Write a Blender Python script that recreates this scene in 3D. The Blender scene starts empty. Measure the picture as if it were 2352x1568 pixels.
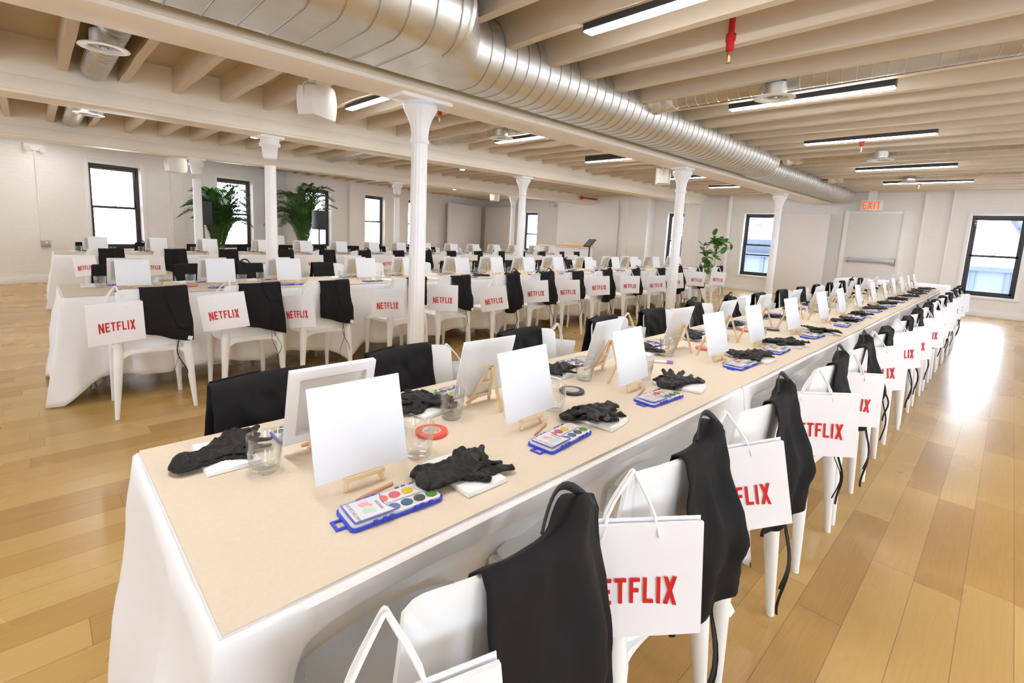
import bpy, bmesh, math, random
from mathutils import Matrix, Vector, noise
random.seed(7)
PI = math.pi
sc = bpy.context.scene
COL = sc.collection

# ------------------------------------------------------------------ camera, world, exposure
CAM_H = 1.34
cam_d = bpy.data.cameras.new('camera'); cam = bpy.data.objects.new('camera', cam_d); COL.objects.link(cam)
yaw, pit, rol = math.radians(45.873), math.radians(-7.9655), math.radians(-2.6477)
_f = Vector((math.cos(pit)*math.cos(yaw), math.cos(pit)*math.sin(yaw), math.sin(pit)))
_r = Vector((math.sin(yaw), -math.cos(yaw), 0)); _d = _f.cross(_r)
_r2 = _r*math.cos(rol)+_d*math.sin(rol); _d2 = -_r*math.sin(rol)+_d*math.cos(rol)
M = Matrix.Identity(4)
for i in range(3):
    M[i][0] = _r2[i]; M[i][1] = -_d2[i]; M[i][2] = -_f[i]
M.translation = Vector((0, 0, CAM_H))
cam.matrix_world = M
cam_d.sensor_width = 36; cam_d.lens = 1120.07/2352*36
cam_d.shift_x = 17.67/2352; cam_d.shift_y = -96.14/2352
cam_d.clip_start = 0.02; cam_d.clip_end = 200
sc.camera = cam

sc.view_settings.view_transform = 'Standard'; sc.view_settings.look = 'None'
sc.view_settings.gamma = 1; sc.view_settings.use_curve_mapping = False
sc.view_settings.exposure = 1.84
sc.cycles.use_denoising = True
try: sc.cycles.denoiser = 'OPENIMAGEDENOISE'
except Exception: pass
sc.cycles.max_bounces = 9; sc.cycles.diffuse_bounces = 6; sc.cycles.glossy_bounces = 4
sc.cycles.transmission_bounces = 8; sc.cycles.transparent_max_bounces = 12
sc.cycles.sample_clamp_indirect = 8; sc.cycles.caustics_reflective = False; sc.cycles.caustics_refractive = False

world = bpy.data.worlds.new('overcast_sky'); sc.world = world; world.use_nodes = True
_bg = world.node_tree.nodes['Background']; _bg.inputs[0].default_value = (0.84, 0.93, 1.08, 1); _bg.inputs[1].default_value = 4.2

# ------------------------------------------------------------------ mesh helpers
def lerp(a, b, t): return a+(b-a)*t
def smooth(t): t = max(0., min(1., t)); return t*t*(3-2*t)

class MB:
    def __init__(s): s.v = []; s.f = []; s.m = []
    def add(s, vs, fs, mi=0):
        n = len(s.v); s.v += [tuple(v) for v in vs]
        for f in fs: s.f.append(tuple(i+n for i in f)); s.m.append(mi)
        return s
    def box(s, x0, x1, y0, y1, z0, z1, mi=0, mat=None):
        vs = [Vector((x, y, z)) for z in (z0, z1) for y in (y0, y1) for x in (x0, x1)]
        if mat is not None: vs = [mat @ v for v in vs]
        return s.add(vs, [(0,2,3,1),(4,5,7,6),(0,1,5,4),(2,6,7,3),(0,4,6,2),(1,3,7,5)], mi)
    def taper(s, p0, p1, w0, w1, d0=None, d1=None, mi=0):
        """tapered square bar from p0 to p1, x width w, y depth d"""
        d0 = d0 or w0; d1 = d1 or w1
        vs = []
        for p, w, d in ((p0, w0, d0), (p1, w1, d1)):
            for a, b in ((-1,-1),(1,-1),(1,1),(-1,1)):
                vs.append((p[0]+a*w/2, p[1]+b*d/2, p[2]))
        return s.add(vs, [(3,2,1,0),(4,5,6,7),(0,1,5,4),(1,2,6,5),(2,3,7,6),(3,0,4,7)], mi)
    def tube(s, pts, r, n=8, mi=0, cap=True, flat=None):
        pts = [Vector(p) for p in pts]; rings = []
        up = Vector((0, 0, 1)); prev = None
        for i, p in enumerate(pts):
            t = (pts[min(i+1, len(pts)-1)]-pts[max(i-1, 0)]).normalized()
            if prev is None:
                a = up.cross(t)
                if a.length < 1e-3: a = Vector((1, 0, 0)).cross(t)
            else: a = prev - t*prev.dot(t)
            a.normalize(); b = t.cross(a); prev = a
            rr = r[i] if isinstance(r, (list, tuple)) else r
            fa, fb = flat or (1, 1)
            rings.append([p+(a*math.cos(2*PI*k/n)*fa+b*math.sin(2*PI*k/n)*fb)*rr for k in range(n)])
        vs = [v for g in rings for v in g]; fs = []
        for i in range(len(rings)-1):
            for k in range(n):
                k2 = (k+1) % n
                fs.append((i*n+k, i*n+k2, (i+1)*n+k2, (i+1)*n+k))
        if cap:
            fs.append(tuple(range(n-1, -1, -1))); o = (len(rings)-1)*n; fs.append(tuple(range(o, o+n)))
        return s.add(vs, fs, mi)
    def lathe(s, prof, n=24, mi=0, c=(0,0,0), mod=None, closed=False):
        vs = []; fs = []
        for (r, z) in prof:
            for k in range(n):
                a = 2*PI*k/n; rr = r*(mod(a, z) if mod else 1)
                vs.append((c[0]+rr*math.cos(a), c[1]+rr*math.sin(a), c[2]+z))
        m = len(prof)
        for i in range(m if closed else m-1):
            j = (i+1) % m
            for k in range(n):
                k2 = (k+1) % n; fs.append((i*n+k, i*n+k2, j*n+k2, j*n+k))
        if not closed:
            if prof[0][0] > 1e-5: fs.append(tuple(range(n-1, -1, -1)))
            if prof[-1][0] > 1e-5: fs.append(tuple(range((m-1)*n, m*n)))
        return s.add(vs, fs, mi)
    def grid(s, fn, nu, nv, mi=0, wrap=False):
        vs = [fn(i/nu, j/nv) for j in range(nv+1) for i in range(nu+1)]
        fs = [(j*(nu+1)+i, j*(nu+1)+i+1, (j+1)*(nu+1)+i+1, (j+1)*(nu+1)+i) for j in range(nv) for i in range(nu)]
        return s.add(vs, fs, mi)
    def shell(s, fa, fb, nu, nv, mi=0):
        """closed solid between two parametric sheets"""
        A = [fa(i/nu, j/nv) for j in range(nv+1) for i in range(nu+1)]
        B = [fb(i/nu, j/nv) for j in range(nv+1) for i in range(nu+1)]
        n = len(A); w = nu+1; fs = []
        for j in range(nv):
            for i in range(nu):
                a = j*w+i; fs.append((a, a+1, a+w+1, a+w)); fs.append((n+a+w, n+a+w+1, n+a+1, n+a))
        for i in range(nu):
            fs.append((i+1, i, n+i, n+i+1)); a = nv*w+i; fs.append((a, a+1, n+a+1, n+a))
        for j in range(nv):
            a = j*w; fs.append((a, a+w, n+a+w, n+a)); a = j*w+nu; fs.append((a+w, a, n+a, n+a+w))
        return s.add(A+B, fs, mi)
    def prism(s, poly, t, mat=None, mi=0):
        """polygon in xy extruded 0..t in z"""
        n = len(poly); vs = [Vector((x, y, 0)) for x, y in poly]+[Vector((x, y, t)) for x, y in poly]
        if mat is not None: vs = [mat @ v for v in vs]
        fs = [tuple(range(n-1, -1, -1)), tuple(range(n, 2*n))]+[(i, (i+1) % n, n+(i+1) % n, n+i) for i in range(n)]
        return s.add(vs, fs, mi)
    def xf(s, mat):
        s.v = [tuple(mat @ Vector(v)) for v in s.v]; return s
    def build(s, name, mats, parent=None, smooth_=False, bevel=0, sub=0, solid=0, angle=40):
        me = bpy.data.meshes.new(name); me.from_pydata(s.v, [], s.f)
        if not isinstance(mats, (list, tuple)): mats = [mats]
        for m in mats: me.materials.append(m)
        for p, mi in zip(me.polygons, s.m): p.material_index = mi
        bm = bmesh.new(); bm.from_mesh(me); bmesh.ops.recalc_face_normals(bm, faces=bm.faces)
        if bevel:
            es = [e for e in bm.edges if len(e.link_faces) == 2 and e.calc_face_angle(0) > math.radians(30)]
            bmesh.ops.bevel(bm, geom=es, offset=bevel, segments=2, affect='EDGES', profile=.5)
        bm.to_mesh(me); bm.free()
        if smooth_ or bevel:
            for p in me.polygons: p.use_smooth = True
            me.set_sharp_from_angle(angle=math.radians(angle))
        o = bpy.data.objects.new(name, me); COL.objects.link(o)
        if parent is not None: o.parent = parent
        if solid:
            md = o.modifiers.new('solid', 'SOLIDIFY'); md.thickness = solid; md.offset = 0
        if sub:
            md = o.modifiers.new('sub', 'SUBSURF'); md.levels = sub; md.render_levels = sub
        return o

def tag(o, label=None, cat=None, group=None, kind=None):
    if label: o['label'] = label
    if cat: o['category'] = cat
    if group: o['group'] = group
    if kind: o['kind'] = kind
    return o
def thing(name, label, cat, loc=(0,0,0), rz=0, group=None):
    o = bpy.data.objects.new(name, None); COL.objects.link(o)
    o.empty_display_size = .05
    o.location = loc; o.rotation_euler = (0, 0, rz)
    return tag(o, label, cat, group)
def struct(mb, name, mats, **k):
    return tag(mb.build(name, mats, **k), kind='structure')
def kids(o): return [c for c in COL.objects if c.parent == o]
_kc = {}
def dup(root, loc, rot=(0,0,0), label=None, group=None, scale=None):
    r = root.copy(); COL.objects.link(r); r.location = loc; r.rotation_euler = rot
    if scale: r.scale = scale
    if label: r['label'] = label
    if group: r['group'] = group
    if root.name not in _kc:
        ch = kids(root); _kc[root.name] = [(c, kids(c)) for c in ch]
    for c, gs in _kc[root.name]:
        d = c.copy(); COL.objects.link(d); d.parent = r
        for g in gs:
            e = g.copy(); COL.objects.link(e); e.parent = d
    return r

# ------------------------------------------------------------------ materials
def mat(name, col, rough=.6, metal=0, spec=.5, noise_amt=0, noise_scale=8, bump=0, bump_scale=60, coat=0, sheen=0, stretch=None, sss=0):
    m = bpy.data.materials.new(name); m.use_nodes = True; nt = m.node_tree; b = nt.nodes['Principled BSDF']
    b.inputs['Base Color'].default_value = (*col, 1); b.inputs['Roughness'].default_value = rough
    b.inputs['Metallic'].default_value = metal; b.inputs['Specular IOR Level'].default_value = spec
    b.inputs['Coat Weight'].default_value = coat; b.inputs['Sheen Weight'].default_value = sheen
    tc = nt.nodes.new('ShaderNodeTexCoord'); vec = tc.outputs['Object']
    if stretch:
        mp = nt.nodes.new('ShaderNodeMapping'); mp.inputs['Scale'].default_value = stretch
        nt.links.new(vec, mp.inputs[0]); vec = mp.outputs[0]
    nz = nt.nodes.new('ShaderNodeTexNoise'); nz.inputs['Scale'].default_value = noise_scale; nz.inputs['Detail'].default_value = 4
    nt.links.new(vec, nz.inputs['Vector'])
    mx = nt.nodes.new('ShaderNodeMix'); mx.data_type = 'RGBA'
    a = max(noise_amt, .015)
    mx.inputs['A'].default_value = (*[c*(1-a) for c in col], 1); mx.inputs['B'].default_value = (*[min(1, c*(1+a)) for c in col], 1)
    nt.links.new(nz.outputs['Fac'], mx.inputs['Factor']); nt.links.new(mx.outputs['Result'], b.inputs['Base Color'])
    if bump:
        n2 = nt.nodes.new('ShaderNodeTexNoise'); n2.inputs['Scale'].default_value = bump_scale; n2.inputs['Detail'].default_value = 3
        nt.links.new(vec, n2.inputs['Vector'])
        bp = nt.nodes.new('ShaderNodeBump'); bp.inputs['Strength'].default_value = bump; bp.inputs['Distance'].default_value = .01
        nt.links.new(n2.outputs['Fac'], bp.inputs['Height']); nt.links.new(bp.outputs['Normal'], b.inputs['Normal'])
    return m
def emit(name, col, st):
    m = bpy.data.materials.new(name); m.use_nodes = True; b = m.node_tree.nodes['Principled BSDF']
    b.inputs['Base Color'].default_value = (*col, 1); b.inputs['Emission Color'].default_value = (*col, 1); b.inputs['Emission Strength'].default_value = st
    return m

def brick_wall_mat(name, col, rough=.6):
    m = mat(name, col, rough, noise_amt=.03, noise_scale=3); nt = m.node_tree; b = nt.nodes['Principled BSDF']
    tc = nt.nodes.new('ShaderNodeTexCoord'); sx = nt.nodes.new('ShaderNodeSeparateXYZ'); nt.links.new(tc.outputs['Object'], sx.inputs[0])
    ad = nt.nodes.new('ShaderNodeMath'); ad.operation = 'ADD'; nt.links.new(sx.outputs[0], ad.inputs[0]); nt.links.new(sx.outputs[1], ad.inputs[1])
    cx = nt.nodes.new('ShaderNodeCombineXYZ'); nt.links.new(ad.outputs[0], cx.inputs[0]); nt.links.new(sx.outputs[2], cx.inputs[1])
    br = nt.nodes.new('ShaderNodeTexBrick'); br.inputs['Scale'].default_value = 1; br.inputs['Brick Width'].default_value = .21
    br.inputs['Row Height'].default_value = .07; br.inputs['Mortar Size'].default_value = .006; br.inputs['Mortar Smooth'].default_value = .6
    nt.links.new(cx.outputs[0], br.inputs['Vector'])
    nz = nt.nodes.new('ShaderNodeTexNoise'); nz.inputs['Scale'].default_value = 14; nt.links.new(tc.outputs['Object'], nz.inputs['Vector'])
    sm = nt.nodes.new('ShaderNodeMath'); sm.operation = 'SUBTRACT'; nt.links.new(nz.outputs['Fac'], sm.inputs[0]); nt.links.new(br.outputs['Fac'], sm.inputs[1])
    bp = nt.nodes.new('ShaderNodeBump'); bp.inputs['Strength'].default_value = .35; bp.inputs['Distance'].default_value = .006
    nt.links.new(sm.outputs[0], bp.inputs['Height']); nt.links.new(bp.outputs['Normal'], b.inputs['Normal'])
    return m

def floor_mat():
    m = bpy.data.materials.new('oak_planks'); m.use_nodes = True; nt = m.node_tree; b = nt.nodes['Principled BSDF']; N = nt.nodes.new; L = nt.links.new
    def mth(op, a, b_=None, c=None):
        n = N('ShaderNodeMath'); n.operation = op
        for i, x in enumerate((a, b_, c)):
            if x is None: continue
            if isinstance(x, (int, float)): n.inputs[i].default_value = x
            else: L(x, n.inputs[i])
        return n.outputs[0]
    tc = N('ShaderNodeTexCoord'); sx = N('ShaderNodeSeparateXYZ'); L(tc.outputs['Object'], sx.inputs[0])
    yy = mth('DIVIDE', mth('ADD', sx.outputs[1], 10.078), .1435); row = mth('FLOOR', yy); fy = mth('FRACT', yy)
    wn = N('ShaderNodeTexWhiteNoise'); wn.noise_dimensions = '1D'; L(row, wn.inputs['W'])
    xx = mth('DIVIDE', mth('ADD', sx.outputs[0], mth('MULTIPLY', wn.outputs['Value'], 3.)), .98); colm = mth('FLOOR', xx); fx = mth('FRACT', xx)
    cv = N('ShaderNodeCombineXYZ'); L(row, cv.inputs[0]); L(colm, cv.inputs[1])
    w2 = N('ShaderNodeTexWhiteNoise'); w2.noise_dimensions = '2D'; L(cv.outputs[0], w2.inputs['Vector'])
    # grain
    off = N('ShaderNodeVectorMath'); off.operation = 'SCALE'; L(w2.outputs['Color'], off.inputs[0]); off.inputs['Scale'].default_value = 20
    mp = N('ShaderNodeMapping'); mp.inputs['Scale'].default_value = (.55, 8.5, 1); L(tc.outputs['Object'], mp.inputs[0])
    av = N('ShaderNodeVectorMath'); av.operation = 'ADD'; L(mp.outputs[0], av.inputs[0]); L(off.outputs[0], av.inputs[1])
    nz = N('ShaderNodeTexNoise'); nz.inputs['Scale'].default_value = 1.6; nz.inputs['Detail'].default_value = 3; nz.inputs['Distortion'].default_value = .5; L(av.outputs[0], nz.inputs['Vector'])
    rings = mth('FRACT', mth('MULTIPLY', nz.outputs['Fac'], 11.))
    rings = mth('ABSOLUTE', mth('SUBTRACT', rings, .5))
    mp2 = N('ShaderNodeMapping'); mp2.inputs['Scale'].default_value = (4, 160, 1); L(tc.outputs['Object'], mp2.inputs[0])
    n2 = N('ShaderNodeTexNoise'); n2.inputs['Scale'].default_value = 1; n2.inputs['Detail'].default_value = 2; L(mp2.outputs[0], n2.inputs['Vector'])
    grain = mth('ADD', mth('MULTIPLY', rings, .45), mth('MULTIPLY', n2.outputs['Fac'], .6))
    fac = mth('ADD', mth('ADD', .09, mth('MULTIPLY', w2.outputs['Value'], .60)), mth('MULTIPLY', grain, .36))
    cr = N('ShaderNodeValToRGB'); e = cr.color_ramp.elements
    e[0].position = 0; e[0].color = (.37, .205, .060, 1); e[1].position = 1; e[1].color = (.64, .44, .165, 1)
    k = e.new(.45); k.color = (.50, .305, .095, 1)
    L(fac, cr.inputs[0])
    # seams
    ey = mth('MINIMUM', fy, mth('SUBTRACT', 1., fy)); ex = mth('MINIMUM', fx, mth('SUBTRACT', 1., fx))
    seam = mth('MAXIMUM', mth('LESS_THAN', ey, .009), mth('LESS_THAN', ex, .0014))
    mx = N('ShaderNodeMix'); mx.data_type = 'RGBA'; L(mth('MULTIPLY', seam, .55), mx.inputs['Factor']); L(cr.outputs[0], mx.inputs['A']); mx.inputs['B'].default_value = (.12, .06, .025, 1)
    L(mx.outputs['Result'], b.inputs['Base Color'])
    n3 = N('ShaderNodeTexNoise'); n3.inputs['Scale'].default_value = 2.5; L(tc.outputs['Object'], n3.inputs['Vector'])
    L(mth('ADD', .25, mth('MULTIPLY', n3.outputs['Fac'], .06)), b.inputs['Roughness'])
    bp = N('ShaderNodeBump'); bp.inputs['Strength'].default_value = .12; bp.inputs['Distance'].default_value = .004
    L(mth('SUBTRACT', mth('MULTIPLY', n3.outputs['Fac'], .25), seam), bp.inputs['Height']); L(bp.outputs['Normal'], b.inputs['Normal'])
    return m

def glass_mat(name, ior=1.45, tint=(1,1,1), thin=False, refl=.03, edge=.5):
    m = bpy.data.materials.new(name); m.use_nodes = True; nt = m.node_tree; nt.nodes.clear(); N = nt.nodes.new; L = nt.links.new
    out = N('ShaderNodeOutputMaterial')
    if thin:
        t = N('ShaderNodeBsdfTransparent'); t.inputs[0].default_value = (*tint, 1)
        g = N('ShaderNodeBsdfGlossy'); g.inputs['Roughness'].default_value = .02
        lw = N('ShaderNodeLayerWeight'); lw.inputs['Blend'].default_value = .18
        fr = N('ShaderNodeMapRange'); fr.inputs['To Min'].default_value = refl; fr.inputs['To Max'].default_value = edge; L(lw.outputs['Facing'], fr.inputs['Value'])
        mx = N('ShaderNodeMixShader'); L(fr.outputs[0], mx.inputs[0]); L(t.outputs[0], mx.inputs[1]); L(g.outputs[0], mx.inputs[2]); L(mx.outputs[0], out.inputs[0])
    else:
        g = N('ShaderNodeBsdfGlass'); g.inputs['IOR'].default_value = ior; g.inputs[0].default_value = (*tint, 1); g.inputs['Roughness'].default_value = 0.0
        L(g.outputs[0], out.inputs[0])
    return m

def metal_duct(name):
    m = mat(name, (.76, .75, .70), .42, 1, noise_amt=.09, noise_scale=5)
    nt = m.node_tree; b = nt.nodes['Principled BSDF']; tc = nt.nodes.new('ShaderNodeTexCoord')
    v = nt.nodes.new('ShaderNodeTexVoronoi'); v.inputs['Scale'].default_value = 26; nt.links.new(tc.outputs['Object'], v.inputs['Vector'])
    mr = nt.nodes.new('ShaderNodeMapRange'); mr.inputs['To Min'].default_value = .36; mr.inputs['To Max'].default_value = .5
    nt.links.new(v.outputs['Distance'], mr.inputs['Value']); nt.links.new(mr.outputs[0], b.inputs['Roughness'])
    return m

W = dict(
    floor=floor_mat(),
    wall=brick_wall_mat('painted_brick', (.86, .845, .82)),
    plaster=mat('painted_plaster', (.86, .84, .81), .6, noise_amt=.02, bump=.05, bump_scale=20),
    beam=mat('warm_lit_beam_paint', (.88, .81, .69), .55, noise_amt=.03, noise_scale=4, bump=.15, bump_scale=9, stretch=(.3,1,1)),  # warm bounce light is put into the beam colour, lifted for missing bounce
    joist=mat('warm_lit_joist_paint', (.70, .615, .49), .55, noise_amt=.04, noise_scale=5, bump=.2, bump_scale=8, stretch=(1,.3,1)),  # beige carries the warm bounce light that falls on the joists
    board=mat('warm_lit_board_paint', (.60, .50, .375), .6, noise_amt=.04),  # warm bounce light on the ceiling boards is mixed into this tint
    partition=mat('partition_panel', (.84, .81, .795), .5),
    column=mat('painted_iron', (.88, .875, .865), .35, noise_amt=.02, bump=.1, bump_scale=30),
    frame=mat('black_window_frame', (.035, .034, .036), .4),
    duct=metal_duct('galvanised_steel'),
    seam=mat('duct_lock_seam', (.40, .39, .36), .5, 1),
    flex=mat('flexible_duct_foil', (.6, .58, .54), .42, 1, noise_amt=.1),
    trim=mat('white_trim', (.90, .89, .875), .4),
    chair=mat('white_moulded_plastic', (.84, .845, .83), .32, noise_amt=.015),
    cloth=mat('white_polyester_cloth', (.86, .86, .87), .75, noise_amt=.02, bump=.45, bump_scale=5, sheen=.1),
    paper=mat('kraft_paper', (.72, .62, .485), .75, noise_amt=.05, noise_scale=90, bump=.08, bump_scale=25),
    apron=mat('black_apron_cloth', (.0095, .009, .0092), .8, spec=.25, noise_amt=.1, noise_scale=30, bump=.12, bump_scale=22),
    tie=mat('black_tape_tie', (.01, .01, .01), .6),
    glove=mat('black_nitrile', (.011, .010, .0095), .55, spec=.3, noise_amt=.1, bump=.25, bump_scale=70),
    bag=mat('white_paper_bag', (.85, .85, .865), .45, noise_amt=.01, bump=.03, bump_scale=12),
    rope=mat('white_rope', (.86, .85, .83), .8, bump=.2, bump_scale=200),
    red=mat('red_print', (.62, .008, .012), .4),
    canvas=mat('primed_canvas', (.80, .815, .835), .7, bump=.08, bump_scale=500),
    canvasback=mat('raw_canvas_back', (.62, .60, .58), .8, bump=.1, bump_scale=400),
    stretcher=mat('stretcher_bar', (.80, .80, .80), .6),
    pine=mat('pine_wood', (.80, .60, .36), .5, noise_amt=.1, noise_scale=12, stretch=(1,1,.2)),
    napkin=mat('white_paper_napkin', (.88, .88, .88), .9, bump=.2, bump_scale=120),
    tray=mat('blue_plastic', (.035, .065, .62), .3),
    insert=mat('white_paint_insert', (.85, .85, .86), .35),
    lid=glass_mat('clear_plastic_lid', thin=True, tint=(.98, .98, .99), refl=.015, edge=.25),
    pencil=mat('natural_pencil_wood', (.66, .36, .20), .45, noise_amt=.08),
    lead=mat('graphite', (.03, .03, .03), .5),
    glass=glass_mat('tumbler_glass', tint=(.975, .985, .985), thin=True, refl=.045, edge=.75),
    pane=glass_mat('window_glass', thin=True, tint=(.97, .985, 1)),
    redtape=mat('coral_tape', (.80, .09, .055), .35), blacktape=mat('black_tape', (.03, .03, .03), .4), core=mat('cardboard_core', (.75, .72, .70), .7),
    housing=mat('black_light_housing', (.03, .03, .028), .5), lampmat=emit('led_diffuser', (.985, .985, .985), 19.5), lampmat2=emit('led_diffuser_bright', (1, .975, .93), 12.5),
    downlight=emit('downlight_lens', (1, .82, .6), 14),
    sprinkler=mat('red_sprinkler_paint', (.55, .01, .02), .4), brass=mat('brass', (.6, .4, .2), .35, 1),
    speakerw=mat('white_speaker', (.80, .77, .72), .4), speakerb=mat('black_speaker', (.03, .03, .033), .5, noise_amt=.2, noise_scale=200),
    palm=mat('palm_leaf', (.028, .085, .012), .45, noise_amt=.5, noise_scale=4), palmstem=mat('palm_stem', (.10, .22, .03), .5, noise_amt=.2),
    rubber=mat('round_leaf', (.07, .19, .035), .3, noise_amt=.4, noise_scale=6), stem=mat('pale_stem', (.45, .45, .28), .6),
    pot=mat('white_pot', (.75, .73, .7), .5), soil=mat('soil', (.05, .03, .02), .9),
    exitw=mat('exit_sign_face', (.88, .86, .84), .4), exitr=emit('exit_letters', (.92, .10, .012), .22),
    steel=mat('grey_steel', (.35, .35, .36), .4, 1), galv=mat('outlet_metal', (.45, .44, .42), .4, .8),
    door=mat('painted_door', (.78, .765, .745), .4), counter=mat('birch_counter', (.78, .60, .38), .4, noise_amt=.06),
    screen=mat('tablet_screen', (.16, .15, .14), .3), black=mat('matte_black', (.02, .02, .022), .5),
    facade=mat('pale_facade', (.062, .074, .098), .8, noise_amt=.1), facadeb=mat('blue_facade', (.038, .048, .068), .8), fire=mat('fire_escape_steel', (.03, .038, .055), .6),
    tag=mat('white_care_tag', (.85, .84, .82), .7), tablewood=mat('folding_table_laminate', (.55, .5, .45), .5),
    marker=mat('white_marker', (.85, .85, .86), .35), purple=mat('purple_cap', (.33, .2, .62), .4),
)
PAN = dict(orange=(.85,.16,.07), rose=(.72,.07,.12), yellow=(.85,.62,.0), ivory=(.82,.76,.62), violet=(.10,.11,.36), blue=(.03,.13,.30), dark=(.04,.06,.05), green=(.08,.30,.05))
PANM = {k: mat(k+'_paint', c, .25, noise_amt=.08) for k, c in PAN.items()}

ORD = ['first','second','third','fourth','fifth','sixth','seventh','eighth','ninth','tenth','eleventh','twelfth','thirteenth','fourteenth','fifteenth','sixteenth']

# ------------------------------------------------------------------ room shell
XL, XR, YF = -4.5, 14.6, -4.2
ZB, ZJ, ZC = 2.38, 2.645, 2.90
def yback(x): return 12.45+.30*x
WT = .35
struct(MB().box(XL-.4, XR+.4, YF-.4, 19, -.12, 0), 'floor', W['floor'])
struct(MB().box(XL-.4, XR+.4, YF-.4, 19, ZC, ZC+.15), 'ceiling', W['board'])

def wall_with_holes(name, P0, P1, holes, m, z1=ZC):
    """wall from P0 to P1 (inner face on the left hand side), holes=(s0,s1,z0,z1) along it, thickness outward"""
    P0 = Vector((*P0, 0)); P1 = Vector((*P1, 0)); d = (P1-P0); Lw = d.length; d.normalize(); n = Vector((d.y, -d.x, 0))
    A = Matrix(((d.x, n.x, 0, P0.x), (d.y, n.y, 0, P0.y), (0, 0, 1, 0), (0, 0, 0, 1)))
    mb = MB(); s = 0
    for (a, b, z0, zt) in sorted(holes):
        mb.box(s, a, 0, WT, 0, z1, mat=A)
        if z0 > 0: mb.box(a, b, 0, WT, 0, z0, mat=A)
        mb.box(a, b, 0, WT, zt, z1, mat=A); s = b
    mb.box(s, Lw, 0, WT, 0, z1, mat=A)
    struct(mb, name, m)
    return A
_wn = [0]
def window(A, a, b, z0, z1, style=0):
    """black double-hung sash window set in the hole; A maps (along, outward, z)"""
    _wn[0] += 1; n = _wn[0]; y0, y1 = .10, .16
    fr = MB(); t = .045
    fr.box(a, a+t, y0, y1, z0, z1, mat=A).box(b-t, b, y0, y1, z0, z1, mat=A).box(a+t, b-t, y0, y1, z1-.06, z1, mat=A).box(a+t, b-t, y0, y1, z0, z0+.05, mat=A)
    o = tag(fr.build('window_%d' % n, W['frame'], bevel=.004), kind='structure')
    zm = (z0+z1)/2-.02
    s = MB(); u = .042
    for (p, q, yy) in ((zm, z1-.06, .125), (z0+.05, zm+.035, .105)):
        s.box(a+t, a+t+u, yy, yy+.025, p, q, mat=A).box(b-t-u, b-t, yy, yy+.025, p, q, mat=A).box(a+t, b-t, yy, yy+.025, q-u, q, mat=A).box(a+t, b-t, yy, yy+.025, p, p+u, mat=A)
    if style == 1:
        s.box(a+t, b-t, .12, .14, z1-.32, z1-.30, mat=A).box(a+t, b-t, .10, .12, zm-.28, zm-.24, mat=A)
    s.box((a+b)/2-.03, (a+b)/2+.03, .09, .105, zm+.03, zm+.045, mat=A)
    s.build('sash', W['frame'], o, bevel=.003)
    g = MB().box(a+t, b-t, .118, .121, z0+.05, z1-.06, mat=A); g.build('pane', W['pane'], o)
    # white casing and sill
    c = MB(); w = .07
    c.box(a-w, a, -.02, 0, z0, z1+w, mat=A).box(b, b+w, -.02, 0, z0, z1+w, mat=A).box(a, b, -.02, 0, z1, z1+w, mat=A).box(a-w-.02, b+w+.02, -.05, .10, z0-.05, z0, mat=A)
    c.build('casing', W['trim'], o, bevel=.004)
    # portal lamp for the sky seen through this opening
    L = bpy.data.lights.new('window_portal', 'AREA'); L.shape = 'RECTANGLE'; L.size = b-a; L.size_y = z1-z0; L.cycles.is_portal = True
    lo = bpy.data.objects.new('window_portal', L); COL.objects.link(lo)
    c3 = A @ Vector(((a+b)/2, .30, (z0+z1)/2)); out = (A.to_3x3() @ Vector((0, 1, 0)))
    lo.matrix_world = Matrix.Translation(c3) @ out.to_track_quat('Z', 'Y').to_matrix().to_4x4()
    return o

# back wall is angled; the inner face looks towards the tables
kb = math.hypot(1, .3)
def sb(x): return (XR-x)*kb      # distance along back wall from the right corner
P0 = (XR, yback(XR)); P1 = (XL, yback(XL))
back_w = [(1.72-.86, 1.72), (4.12-.86, 4.12), (6.52-.86, 6.52), (8.72-.86, 8.72), (10.75-.86, 10.75), (-2.2, -1.34)]
holes = [(sb(b), sb(a), .62, 2.30) for a, b in back_w]
A_back = wall_with_holes('wall_back', P0, P1, [(a, b, z0, z1) for a, b, z0, z1 in [(h[0], h[1], h[2], h[3]) for h in holes]], W['wall'])
for h in holes: window(A_back, *h)
rw = [(-3.7, -2.8), (-.11, .73), (4.55, 5.42), (7.22, 7.76), (13.35, 14.1)]
A_right = wall_with_holes('wall_right', (XR, YF), (XR, yback(XR)), [(a-YF, b-YF, .43, 2.14) for a, b in rw], W['wall'])
for i, (a, b) in enumerate(rw): window(A_right, a-YF, b-YF, .43, 2.14, 1 if i == 2 else 0)
fw = [(-2.6+k*3.4, -2.6+k*3.4+1.7) for k in range(5)]
A_front = wall_with_holes('wall_front', (XL, YF), (XR, YF), [(a-XL, b-XL, .6, 2.2) for a, b in fw], W['wall'])
for a, b in fw: window(A_front, a-XL, b-XL, .6, 2.2)
lw = [(-2.9+k*5.6, -2.9+k*5.6+1.0) for k in range(3)]
yl = yback(XL)
A_left = wall_with_holes('wall_left', (XL, yl), (XL, YF), [(yl-b, yl-a, .5, 2.35) for a, b in lw], W['wall'])
for a, b in lw: window(A_left, yl-b, yl-a, .5, 2.35)

# skirting
struct(MB().box(0, (XR-XL)*kb, -.02, 0, 0, .14, mat=A_back), 'baseboard_back', W['trim'], bevel=.004)
struct(MB().box(0, 20, -.02, 0, 0, .14, mat=A_right), 'baseboard_right', W['trim'], bevel=.004)
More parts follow.
